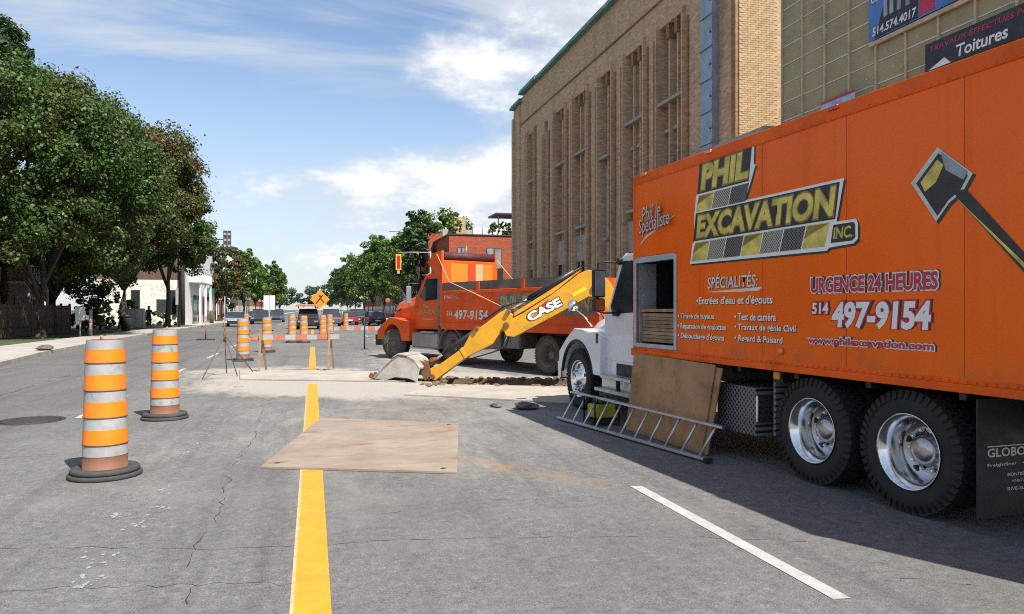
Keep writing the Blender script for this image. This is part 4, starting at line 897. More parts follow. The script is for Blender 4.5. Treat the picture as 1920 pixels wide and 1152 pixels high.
dp_('grille', DIRTG, [(-.5,.5,9.24,9.30,.95,1.72)], bevel=.02)
fender(-1, 7.05, 9.32, 1.22, 8.22, .66, -W+.0, -.55, REDO, par=dtk, org=(0,0), zc=.5, zlow=.62, slope=.16); fender(1, 7.05, 9.32, 1.22, 8.22, .66, .55, W, REDO, par=dtk, org=(0,0), zc=.5, zlow=.62, slope=.16)
dp_('wheel_well', BLKP, [(-.56,-.54,7.2,9.2,.5,1.15)])
dp_('bumper', BLKP, [(-1.18,1.18,9.36,9.56,.40,.78)], bevel=.03); dp_('bumper_side', BLKP, [(-1.18,-1.0,8.95,9.4,.42,.76)], bevel=.03)
for sx in (-1,1): dp_('headlamp', GLAS2, [(sx*.92-.13,sx*.92+.13,9.20,9.36,.98,1.12)], bevel=.03)
dp_('hood_emblem', DULW, [(-.806,-.800,7.95,8.25,1.86,1.94)])
MB().tube([(-.72,8.45,1.70),(-.76,8.65,1.60),(-.73,8.95,1.62)], .02).build('hood_vent', BLKP, dtk)
# exhaust stacks behind the cab
STK = M('dull_stack_metal', (.17,.18,.20), .5, metal=.4, var=.2)
MB().lathe([(.115,1.15),(.115,2.72),(.075,2.80),(.075,3.05),(.065,3.1)], (-1.07,5.3,0), n=18).build('exhaust_stack', STK, dtk); MB().cyl((-1.07,5.3,.9),(-1.07,5.3,1.15),.09).build('exhaust_pipe', DIRTG, dtk)
MB().tube([(-1.0,6.75,2.50),(-1.28,6.95,2.52),(-1.28,6.95,1.75),(-1.0,6.8,1.75)], .015).build('mirror_arm', CHRM, dtk); dp_('mirror', GLAS2, [(-1.37,-1.19,6.93,6.99,1.85,2.42)], bevel=.02)
MB().tube([(.9,7.0,2.0),(1.25,7.1,2.1),(1.25,7.1,2.75)], .015).build('mirror_arm', CHRM, dtk); dp_('mirror', GLAS2, [(1.16,1.34,7.08,7.14,2.1,2.7)], bevel=.02)
MB().tube([(-.2,5.25,2.8),(-.2,5.2,3.75)], .01, 6).build('antenna', CHRM, dtk)
for sx in (-1,1): MB().lathe([(.02,0),(.08,.03),(.085,.06)], (sx*.98,9.05,1.98), (0,-1,0), 12).build('hood_mirror', CHRM, dtk)

# ------------------------------------------------------------------ backhoe (local x from bucket to machine, y away from the viewer)
YELP = M('excavator_yellow', (.66,.32,.012), .42, var=.08, scale=1.6, coat=.25, dirt=(.27,.185,.08), dscale=4.2, damt=.75)
BUCK = M('clay_caked_steel', (.35,.33,.30), .85, var=.25, scale=3, dirt=(.30,.235,.15), dscale=4, damt=.8, bump=.6, bscale=18)
HYD = M('hydraulic_black', (.035,.036,.04), .4, metal=.3, var=.2); PIN = M('rusty_pin', (.16,.075,.035), .7, var=.3, scale=8)
bh = thing('backhoe', 'yellow backhoe whose digging arm reaches over the trench from behind the truck', 'excavator', (2.1,17.3,0), R(-28.706))
def plate_poly(name, pts, y0, y1, mat, parent=bh, bevel=.012): m = MB(); m.prism(pts, 'y', y0, y1); return m.build(name, mat, parent, bevel)
bk = MB()   # bucket: curved shell, teeth side to the left
shell = [(.50,.34),(.36,.52),(.20,.60),(-.02,.63),(-.16,.55),(-.40,.34),(-.62,.10)]
inner = [(x*.94+.01,z*.93) for x,z in shell]
bk.prism(shell+[(x,z-.03) for x,z in reversed(inner)], 'y', -.42, .42); b_o = bk.build('bucket', BUCK, bh, .01)
for y in (-.42,.40): plate_poly('bucket_side', [(.50,.34),(.36,.52),(.20,.60),(-.02,.63),(-.16,.55),(-.40,.34),(-.64,.09),(-.36,.03),(-.10,.11),(.20,.10),(.44,.02)], y, y+.02, BUCK, b_o, .004)
plate_poly('bucket_rib', [(-.16,.57),(-.02,.655),(.20,.63),(.2,.60),(-.02,.63),(-.17,.55)], -.44, .44, BUCK, b_o, .004)
for y in (-.36,-.13,.10,.32): plate_poly('tooth', [(-.60,.15),(-.74,.20),(-.78,.10),(-.66,.03)], y, y+.07, PIN, b_o, .006)
plate_poly('bucket_ear', [(.36,.50),(.62,.42),(.66,.14),(.52,.02),(.40,.2)], -.14, -.11, PIN, b_o, .006); plate_poly('bucket_ear', [(.36,.50),(.62,.42),(.66,.14),(.52,.02),(.40,.2)], .11, .14, PIN, b_o, .006)
plate_poly('stick', [(.62,.30),(.66,.06),(.76,.03),(1.46,.55),(2.12,.88),(2.32,1.18),(2.56,1.42),(2.58,1.52),(2.42,1.66),(2.30,1.60),(1.75,1.20),(1.66,1.18),(1.58,1.08),(1.42,.80),(1.32,.72),(.83,.38)], -.10, .10, YELP)
plate_poly('stick_stiffener', [(1.33,.74),(1.46,.53),(1.52,.57),(1.40,.80)], -.115, .115, YELP)
plate_poly('boom', [(2.36,1.22),(2.44,1.06),(2.62,1.04),(3.50,1.50),(4.28,1.93),(4.50,1.92),(4.75,1.55),(5.25,.90),(5.42,1.05),(5.0,1.75),(4.72,2.26),(4.52,2.46),(4.28,2.52),(4.08,2.44),(3.50,2.00),(2.80,1.56),(2.55,1.44)], -.14, .14, YELP)
plate_poly('boom_rib', [(2.62,1.50),(3.50,2.02),(4.05,2.46),(4.10,2.52),(3.46,2.10),(2.60,1.58)], -.10, .10, YELP, bh, .008)
def cyl_(name, a, c, f, r=.055):
    a = Vector(a); c = Vector(c); o = MB().cyl(a, a.lerp(c,f), r, n=14).build(name, HYD, bh); MB().cyl(a.lerp(c,f), c, r*.55, n=10).build('piston_rod', CHRM, o); return o
cyl_('stick_cylinder', (3.95,0,2.50), (2.52,0,1.66), .72, .062); cyl_('bucket_cylinder', (1.78,0,1.24), (.72,0,.50), .82, .052)
cyl_('boom_cylinder', (5.1,.0,.75), (4.3,0,1.85), .6, .06)
plate_poly('bucket_link', [(.66,.56),(.78,.52),(.66,.36),(.52,.40)], -.12, -.09, PIN); plate_poly('bucket_link', [(.66,.56),(.78,.52),(.66,.36),(.52,.40)], .09, .12, PIN)
for x,z,r_ in ((.70,.12,.055),(.70,.50,.05),(2.44,1.30,.07),(2.48,1.60,.05),(4.40,2.10,.07),(1.74,1.22,.05)): MB().cyl((x,-.17,z),(x,.17,z),r_,n=12).build('pivot_pin', PIN, bh)
for k_ in range(3): MB().tube([(4.1,-.05+.05*k_,2.58),(3.6,-.07+.05*k_,2.25),(3.0,-.07+.05*k_,1.86),(2.6,-.06+.05*k_,1.80),(2.35,-.06+.05*k_,1.72),(1.9,-.05+.05*k_,1.42)], .014, 6).build('hose', HYD, bh)
for k_ in range(2): MB().tube([(2.45,-.12+.24*k_,1.05),(2.35,-.14+.28*k_,.78),(2.0,-.13+.26*k_,.66),(1.45,-.11+.22*k_,.50)], .014, 6).build('hose', HYD, bh)
def btext(s, a, c, h, mat, off):
    a = Vector((a[0],0,a[1])); c = Vector((c[0],0,c[1])); w = (c-a).length; d_ = (c-a).normalized(); up = Vector((-d_.z,0,d_.x))
    me = text_mesh(s, w, h, off, 0); o = obj('lettering', me, mat, bh); o.matrix_local = Matrix(((d_.x,up.x,0,a.x),(0,0,-1,-.152 if mat is WLET else -.148),(d_.z,up.z,0,a.z),(0,0,0,1)))
btext('CASE', (2.98,1.37), (3.72,1.75), .20, WLET, .05); btext('CASE', (2.96,1.35), (3.74,1.745), .23, DKV, .09)
plate_poly('red_flash', [(2.95,1.58),(3.2,1.72),(3.42,1.90),(3.3,1.72)], -.1455, -.1415, RLET, bh, 0)
plate_poly('yellow_decal', [(3.95,1.92),(4.25,2.08),(4.22,2.16),(3.92,2.0)], -.1455, -.1415, M('bright_yellow_vinyl', (.85,.62,.02), .4), bh, 0)
# machine body behind the truck
plate_poly('swing_post', [(5.1,.35),(5.5,.35),(5.55,1.3),(5.15,1.1)], -.18, .18, YELP); 
m = MB(); m.bx(5.5,8.9,-.55,.55,.55,1.25); m.build('chassis', YELP, bh, .05); m = MB(); m.bx(7.4,9.0,-.5,.5,1.2,1.75); m.build('engine_cover', YELP, bh, .06)
m = MB(); m.bx(5.75,7.3,-.75,.75,2.55,2.66); m.build('cab_roof', BLKP, bh, .03)
for x in (5.8,7.2):
    for y in (-.7,.7): MB().box((x,y,1.9),(.08,.08,1.35)).build('cab_post', BLKP, bh)
m = MB(); m.bx(6.2,6.7,-.25,.25,1.25,1.7); m.build('seat', BLKP, bh, .05)
for y in (-1,1): wheel(bh, 6.3, y*.85, -1, tyre_mat=DRUB, rim_mat=YELP, rot=R(90)*(1 if y<0 else -1), nuts=False); wheel(bh, 8.5, y*.75, -1, tyre_mat=DRUB, rim_mat=YELP, rot=R(90)*(1 if y<0 else -1), nuts=False)
for y in (-1,1): m = MB(); m.tube([(5.6,y*.5,1.0),(5.5,y*1.0,.75),(5.45,y*1.05,.05)], .06); m.build('stabiliser_leg', YELP, bh)
# ------------------------------------------------------------------ traffic barrels
FOR = M('reflective_orange', (.88,.22,.008), .45, var=.06, scale=6, dirt=(.42,.14,.05), dscale=9, damt=.65); FWH = M('reflective_white', (.33,.335,.335), .5, var=.14, scale=5, dirt=(.13,.125,.12), dscale=8, damt=.9)
BARP = M('faded_orange_plastic', (.20,.085,.05), .7, var=.15, scale=4, dirt=(.18,.10,.07), dscale=4, damt=.7)
TYR = M('old_tyre_rubber', (.045,.044,.043), .85, var=.25, scale=6, dirt=(.12,.115,.11), dscale=3, damt=.6)
def ring_me(r0, r1, z0, z1, n=36, lip=0):
    return MB().lathe([(r0+lip,z0),(r0,z0+.006),(r1,z1)], n=n, cap=False).mesh('band')
def make_barrel(fine=True):
    o = thing('traffic_barrel', '', 'barrel', group='orange traffic barrels along the works')
    zs = [1.357,1.262,1.124,1.013,.854,.748,.589,.477,.323,.217,0]
    def rad(z): return .238-.043*z/1.357
    n = 40 if fine else 18
    def band(nm, za, zb, mt, extra): obj(nm, MB().lathe([(rad(zb)+extra,zb),(rad(za)+extra-.002,za)], n=n, cap=False).mesh(nm), mt, o)
    core = MB().lathe([(.238,0),(.238,.05),(.255,.055),(.255,.075),(.235,.08),(rad(.21),.212),(rad(.32)-.004,.32),(rad(.59)-.004,.585),(rad(.85)-.004,.85),(rad(1.12)-.004,1.12),(rad(1.35)-.008,1.345),(.14,1.357),(.12,1.33)], n=n)
    core.build('drum', BARP, o)
    band('white_band', zs[0]-.006, zs[1], FWH, .001); 
    for i in range(4):
        band('orange_band', zs[1+2*i], zs[2+2*i]+.012, FOR, .006); band('white_band', zs[2+2*i], zs[3+2*i], FWH, .012 if False else .004)
        obj('step_rim', MB().lathe([(rad(zs[2+2*i])-.003,zs[2+2*i]-.004),(rad(zs[2+2*i])+.009,zs[2+2*i]-.001),(rad(zs[2+2*i])+.009,zs[2+2*i]+.012),(rad(zs[2+2*i])-.003,zs[2+2*i]+.014)], n=n, cap=False).mesh('step_rim'), BARP, o)
    for rr, z, h in ((.385,.0,.045),(.36,.045,.05)):
        MB().lathe([(rr-.12,z),(rr-.01,z),(rr,z+h*.3),(rr,z+h*.7),(rr-.015,z+h),(rr-.11,z+h),(rr-.12,z+h*.6)], n=n, cap=False).build('rubber_ring', TYR, o)
    if fine:
        m = MB(); m.tube([(-.14,-.03,1.352),(-.14,-.03,1.385),(-.06,-.03,1.385),(-.06,-.03,1.352)], .012, 6); m.build('handle', FOR, o)
    return o
b1 = make_barrel(True); b2 = make_barrel(False)
for o_ in (b1,b2): o_.scale = (.87,.87,1)
BARR = [(-1.99,8.17,'orange and white barrel nearest the camera, on the left of the yellow line',1),(-2.16,12.22,'orange and white barrel just behind the nearest one on the left',1),
 (-2.16,25.3,'barrel left of the wooden barricade, beside the folded sign tripod',0),(-1.71,30.2,'barrel seen behind the left leg of the wooden barricade',0),
 (-.98,38.6,'left one of two touching barrels in the middle distance behind the barricade',0),(-.42,38.4,'right one of two touching barrels in the middle distance behind the barricade',0),
 (-1.35,53.2,'small barrel just left of the two touching barrels',0),(.55,42,'barrel directly below the orange diamond sign',0),(1.02,47,'barrel just right of the diamond sign post',0),
 (-4.9,60,'distant barrel beside the silver car on the left',0),(2.55,60,'distant barrel in front of the red parked car',0)]
used = {1: 0, 0: 0}
for x,y,lab,f in BARR:
    src = b1 if f else b2; o = src if not used[f] else copy_tree(src); used[f] = 1
    o.location = (x,y,0); o.rotation_euler[2] = rng.uniform(0,6); o['label'] = lab
# ------------------------------------------------------------------ barricades, stands, signs
RSTR = M('red_orange_sheeting', (.42,.13,.08), .65, var=.2, scale=6, dirt=(.34,.26,.2), dscale=7, damt=.8); TIMB = M('grey_timber', (.24,.165,.11), .9, var=.25, scale=4, bump=.3, bscale=30)
sh_ = thing('sawhorse_barricade', 'wooden sawhorse barricade with striped board standing on the dusty plate', 'barricade', (-.42,20.6,.04))
MB().bx(-1.15,1.15,-.03,.01,.80,.95).build('board', TIMB, sh_)
for i in range(8): MB().bx(-1.12+i*.28,-.86+i*.28,-.036,-.03,.81,.94).build('stripe', FWH if i%2 else RSTR, sh_)
for sx in (-.90,.86):
    for sy,dx in ((-.26,-.03),(.30,.12)): MB().loft([[(sx+dx+a*.03,sy+b_*.025,0) for a,b_ in ((-1,-1),(1,-1),(1,1),(-1,1))],[(sx+a*.03,sy*.08+b_*.025,1.08) for a,b_ in ((-1,-1),(1,-1),(1,1),(-1,1))]]).build('leg', TIMB, sh_)
    MB().box((sx+.03,.02,.42),(.05,.36,.06)).build('brace', TIMB, sh_)
sf = thing('striped_barrier', 'low red and white striped barrier board in front of the parked cars', 'barricade', (2.7,45,0))
for i in range(9): MB().bx(-1.6+i*.42,-1.18+i*.42,-.02,.02,.42,.66).build('stripe', FWH if i%2==0 else RSTR, sf)
for x in (-1.5,2.0): MB().bx(x-.03,x+.03,-.25,.25,0,.06).build('foot', BLKP, sf); MB().bx(x-.03,x+.03,-.05,-.021,.06,.7).build('post', TIMB, sf)
tpd = thing('sign_tripod', 'thin rusty folding sign tripod with a tall staff left of the barricade', 'sign stand', (-2.1,19.6,0))
RUST = M('rusty_brown_steel', (.13,.085,.06), .8, var=.3, scale=7)
for (x,y) in ((-.42,-.75),(.30,-.1),(-.05,.85),(.62,.75)): MB().tube([(x,y,.01),(0,0,1.02)], .012, 6).build('leg', RUST, tpd)
MB().cyl((0,0,.85),(0,0,1.12),.035).build('collar', RUST, tpd); MB().cyl((0,0,1.1),(0,0,1.98),.011).build('staff', FWH, tpd); MB().cyl((0,0,1.1),(0,0,1.35),.014).build('staff_sleeve', RSTR, tpd)
dl = thing('delineator_post', 'thin orange delineator post on a black base in the left lane', 'delineator', (-5.6,43.2,0))
MB().box((0,0,.03),(.9,.6,.06)).build('base', BLKP, dl, .02); MB().cyl((0,0,.06),(0,0,1.25),.035).build('post', RSTR, dl)
for z in (.8,1.0,1.2): MB().cyl((0,0,z),(0,0,z+.09),.037).build('reflective_band', FWH, dl)
sk = thing('survey_stake', 'thin dark upright stake near the dump truck bumper', 'stake', (2.1,31.5,0)); MB().cyl((0,0,0),(0,0,1.55),.028).build('rod', BLKP, sk); MB().box((0,0,.01),(.3,.3,.02)).build('base', BLKP, sk)
SIGO = M('orange_sign_sheeting', (.85,.24,.01), .45, var=.05); SIGW = M('white_sign_face', (.62,.62,.60), .5, var=.06); SIGB = M('sign_back_metal', (.42,.43,.44), .5, metal=.3, var=.1)
ds_ = thing('diamond_sign', 'orange diamond works sign with a black worker symbol on a post', 'sign', (.47,50,0))
MB().prism([(0,-.62),(.62,0),(0,.62),(-.62,0)], 'y', -.02, .0).build('plate', SIGO, ds_, loc=(0,0,2.32))
for pts in ([(-.30,-.26),(-.24,-.30),(.05,.02),(.22,.30),(.14,.32),(-.02,.10)],[(-.06,.12),(.06,.20),(.02,.30),(-.06,.26)],[(.05,-.02),(.22,-.24),(.28,-.20),(.12,.05)]): MB().poly([(x,-.023,2.32+z) for x,z in pts]).build('symbol', DKV, ds_)
MB().bx(-.03,.03,0,.04,0,2.6).build('post', GALV, ds_); MB().box((0,0,.04),(.7,.7,.08)).build('foot', BLKP, ds_)
ws = thing('road_sign', 'grey back of a square road sign on a post in the median distance', 'sign', (-3.21,60,0)); MB().bx(-.42,.42,-.02,0,1.65,2.75).build('plate', SIGW, ws); MB().bx(-.05,.05,0,.06,0,2.7).build('post', GALV, ws); MB().box((0,.03,.04),(.6,.6,.08)).build('foot', BLKP, ws)
MB().bx(-.012,.012,-.026,-.02,1.65,2.75).build('seam', DIRTG, ws)
# traffic signals and street lamp
YCAS = M('yellow_signal_case', (.72,.42,.02), .5, var=.08); DKC = M('dark_signal_back', (.05,.05,.055), .5, var=.15)
ts = thing('traffic_signal', 'dark double traffic signal hanging on a mast arm beside the left trees', 'traffic light', (-11.2,70,0))
MB().lathe([(.12,0),(.09,4),(.07,8.2)], n=12).build('pole', DKC, ts); MB().tube([(0,0,7.9),(2.0,0,7.9),(3.6,0,7.85)], .05).build('mast_arm', DKC, ts)
for dx in (-.17,.17):
    hd = MB().bx(3.9+dx-.15,3.9+dx+.15,-.12,.12,7.0,8.65).build('signal_head', DKC, ts, .03)
    for z in (7.3,7.82,8.34): MB().lathe([(.11,0),(.11,-.02)], (3.9+dx,-.125,z), (0,1,0), 12).build('lens_back', SIGB, hd)
ts = thing('traffic_signal', 'yellow cased traffic signal on a slim pole in front of the right trees', 'traffic light', (6.67,60,0))
MB().lathe([(.07,0),(.06,6.4)], n=10).build('pole', GALV, ts, loc=(2.6,0,0)); MB().tube([(2.6,0,6.3),(1.2,0,6.3),(.0,0,6.25)], .035).build('mast_arm', GALV, ts)
hd = MB().bx(-.22,.22,-.15,.15,4.85,6.1).build('signal_head', YCAS, ts, .02); MB().bx(-.14,.14,-.16,-.15,4.95,6.0).build('lens_panel', REDL, hd); MB().bx(-.1,.1,-.1,.1,4.55,4.85).build('lower_bracket', SIGB, ts)
sl = thing('street_lamp', 'street lamp with a long curved arm above the right trees', 'street lamp', (10.4,76,0))
MB().lathe([(.11,0),(.08,5),(.06,9.2)], n=10).build('pole', GALV, sl); MB().tube([(0,0,9.1),(-.8,0,9.45),(-1.6,0,9.62),(-2.2,0,9.66)], .04).build('arm', GALV, sl); MB().box((-2.5,0,9.64),(.75,.26,.13)).build('lamp_head', SIGB, sl, .04)
# ------------------------------------------------------------------ left side: houses, fence, street furniture
DKBR = brick_mat('dark_house_brick', (.16,.085,.055), (.12,.065,.045), (.16,.13,.11), big=.3); TANW = M('tan_siding', (.21,.17,.125), .85, var=.12, scale=1)
WSTN = None
def mottled_stone():
    k = mat_nodes('whitewashed_rubble_stone'); v = k.nd('ShaderNodeTexVoronoi'); v.inputs['Scale'].default_value = 2.6; k.lk(k.co, v.inputs['Vector'])
    c = k.mix(k.rng(k.noise(3.4,5,.65), .52, .66), (.66,.64,.59), (.36,.33,.28)); c = k.mix(k.mth('MULTIPLY', v.outputs['Distance'], .5), c, (.72,.70,.66))
    k.lk(c, k.b.inputs['Base Color']); k.b.inputs['Roughness'].default_value = .9; k.bump(k.noise(5,5), .6, .05); return k.m
WSTN = mottled_stone()
ROOFM = M('brown_mansard', (.13,.075,.05), .85, var=.2, scale=2); WTRM = M('white_trim', (.70,.69,.66), .6, var=.06); RDOR = M('maroon_door', (.17,.03,.03), .5)
def house(label, x, y0, y1, h, wallm, seed, depth=9, balcony=True, rz=0, grp='houses behind the fence'):
    q = random.Random(seed); o = thing('row_house', label, 'house', (x,(y0+y1)/2,0), rz, grp); L = y1-y0
    MB().bx(-depth,0,-L/2,L/2,.1,h).build('wall', wallm, o); MB().bx(-depth-.1,.25,-L/2-.02,L/2+.02,h,h+.35).build('cornice', ROOFM, o)
    n = max(2,int(L/2.6))
    for fl_ in range(2):
        for i in range(n):
            yc = -L/2+(i+.5)*L/n; z0 = .9+fl_*3.3
            if fl_ == 0 and i == n//2:
                d_ = MB().bx(0,.05,yc-.5,yc+.5,.3,2.6).build('door', RDOR, o); MB().bx(.05,.08,yc+.32,yc+.38,1.3,1.4).build('handle', GALV, d_); continue
            w_ = MB().bx(0,.06,yc-.5,yc+.5,z0,z0+1.6).build('window', WTRM, o); MB().bx(.06,.07,yc-.42,yc+.42,z0+.08,z0+.76).build('pane', GLAS, w_); MB().bx(.06,.07,yc-.42,yc+.42,z0+.84,z0+1.52).build('pane', GLAS, w_); MB().bx(0,.12,yc-.56,yc+.56,z0-.1,z0).build('sill', STON, w_)
    if balcony:
        b_ = MB().bx(0,1.3,-L*.2,L*.2,3.3,3.45).build('balcony', WTRM, o)
        for i in range(9): MB().bx(1.22,1.26,-L*.2+i*L*.05-.02,-L*.2+i*L*.05+.02,3.45,4.4).build('baluster', WTRM, b_)
        MB().bx(1.2,1.28,-L*.2,L*.2,4.4,4.48).build('handrail', WTRM, b_)
        for s in (-1,1): MB().bx(1.15,1.27,s*L*.19-.06,s*L*.19+.06,.1,3.3).build('post', WTRM, b_)
    return o
house('dark brick house at the far left edge behind the fence', -19.2, 32, 41, 8.2, DKBR, 1); house('dark brick house behind the fence in the shade of the nearest tree', -19.0, 41.2, 50.5, 8.6, DKBR, 2)
house("dark brick house set back behind the yard tree", -23.5, 60, 74, 8.4, DKBR, 5); house('tan sided house under the trees, just past the end of the fence', -18.6, 50.7, 59.5, 7.6, TANW, 3, balcony=True)
for i,(y0,y1,mt) in enumerate(((106,118,REDB),(118.3,131,TANW),(131.3,145,REDB),(145.3,170,DKBR),(170.3,210,TANW),(210.3,260,REDB))):
    house(('red brick','tan','second red brick','dark brick','second tan','last red brick')[i]+' row house far down the left side behind the street trees', -15.5, y0, y1, 7.5+.3*(i%3), mt, 20+i, balcony=i<3, grp='row houses far down the street')
    house(('red brick','tan','second red brick','dark brick','second tan','last red brick')[i]+' row house far down the right side behind the street trees', 15.5, y0-20, y1-20, 7.2+.3*(i%3), mt, 30+i, balcony=i<3, rz=math.pi, grp='row houses far down the street')
fn = thing('board_fence', 'dark weathered wooden board fence in the shade of the left trees', 'fence', (-15.6,46,0))
FENW = M('dark_fence_wood', (.10,.065,.045), .9, var=.35, scale=2.2, rnd=.6)
for i in range(12): MB().bx(-.06,.06,-10+i*1.75-.06,-10+i*1.75+.06,.1,2.05).build('post', FENW, fn)
for z in (.4,1.75): MB().bx(-.03,.02,-10.1,9.4,z,z+.09).build('rail', FENW, fn)
bme = MB().bx(0,.022,-.068,.068,.14,1.92).mesh('fence_board')
for i in range(134):
    o = obj('fence_board', bme, FENW, fn, loc=(.022,-9.95+i*.145,rng.uniform(-.02,.02)))
cbld = thing('corner_building', 'white corner building with rubble stone side wall and shop front', 'building', (-15.6,91,0))
OX, OY = -15.6, 91
bpart('side_wall', WSTN, [(-20.5,-12.4,80,80.4,.11,4.6)], cbld); bpart('front_wall', WTRM, [(-12.8,-12.39,80.4,104,.11,8.6)], cbld); bpart('rear_mass', TANW, [(-20.4,-12.8,80.4,104,.11,8.5)], cbld)
bpart('upper_wall', ROOFM, [(-20.5,-12.42,80.02,80.41,4.6,8.6)], cbld)
for x0,x1 in ((-14.0,-13.1),(-17.2,-16.4)):
    o = bpart('window', FRMD, [(x0,x1,79.94,80.0,1.2,3.6)], cbld); bpart('pane', GLAS, [(x0+.08,x1-.08,79.92,79.94,1.3,3.5)], o)
bpart('balcony', WTRM, [(-12.39,-11.2,83,92,4.5,4.62)], cbld)
for i in range(16): bpart('baluster', WTRM, [(-11.3,-11.24,83.1+i*.58,83.18+i*.58,4.62,5.6)], cbld)
bpart('handrail', WTRM, [(-11.32,-11.2,83,92,5.6,5.7)], cbld)
for y in (83.5,87.5,91.5): bpart('column', WTRM, [(-11.45,-11.25,y-.1,y+.1,.15,4.5)], cbld)
for y0,y1,mt in ((85.6,88.0,GLAS),(89,92,GLAS),(93.2,94.6,RDOR),(95.5,99,GLAS)): bpart('shop_opening', mt, [(-12.40,-12.33,y0,y1,.2,3.2)], cbld)
bpart('shop_sign', M('green_shop_sign', (.03,.18,.13), .5), [(-12.39,-11.9,96,99.5,3.6,4.3)], cbld)
def signpost(label, x, y, w, z0, z1, mat=SIGW, name='street_sign'):
    o = thing(name, label, 'sign', (x,y,.146)); MB().bx(-w/2,w/2,-.02,0,z0,z1).build('plate', mat, o); MB().bx(-.03,.03,0,.05,0,z1).build('post', GALV, o); return o
signpost('small white notice on a post behind the nearest barrel', -12.6, 46.5, .5, .9, 1.65)
o = thing('striped_marker', 'white and orange banded marker post right of the small white notice', 'marker post', (-12.15,46.8,.146)); MB().cyl((0,0,0),(0,0,1.5),.09).build('post', FWH, o)
for z in (.35,.75,1.15): MB().cyl((0,0,z),(0,0,z+.08),.094).build('band', RSTR, o)
signpost('white information board beside the standing person', -12.6, 70.5, 1.1, 1.2, 2.4, name='information_board')
o = thing('utility_cabinet', 'pale grey utility cabinet left of the standing person', 'cabinet', (-13.6,65,.146)); MB().bx(-.6,.6,-.4,.4,0,1.6).build('case', M('cabinet_green_grey', (.26,.30,.25), .6, var=.15), o, .03); MB().bx(-.5,-.02,-.42,-.4,.1,1.5).build('door', SIGB, o); MB().bx(.02,.5,-.42,-.4,.1,1.5).build('door', SIGB, o)
o = thing('waste_bin', 'dark green waste bin in front of the utility cabinet', 'bin', (-13.2,60,.146)); MB().lathe([(.28,0),(.33,.9),(.36,.95)], n=16).build('body', M('bin_green', (.02,.06,.035), .5), o); MB().lathe([(.37,.95),(.30,1.1),(.1,1.15)], n=16).build('lid', BLKP, o)
o = thing('utility_pole', 'dark wooden utility pole in front of the white corner building', 'pole', (-12.4,80.0-.8,.146)); MB().lathe([(.24,0),(.20,5),(.16,9.5)], n=12).build('shaft', M('tarred_wood', (.05,.04,.033), .9, var=.3), o); MB().bx(-.6,-.25,-.25,.25,2.0,3.6).build('meter_box', SIGB, o)
o = thing('bollard', 'dark bollard on the pavement by the silver car', 'bollard', (-10.8,88,.146)); MB().lathe([(.22,0),(.22,1.3),(.12,1.42)], n=12).build('shaft', RUST, o)
lp = MB(); lump(lp, (0,0,.08), .30, 31, .6); lp.build('debris_heap', BROKEN, loc=(-9.55,31,.15), label='small heap of dark debris lying on the left kerb', cat='rubble')

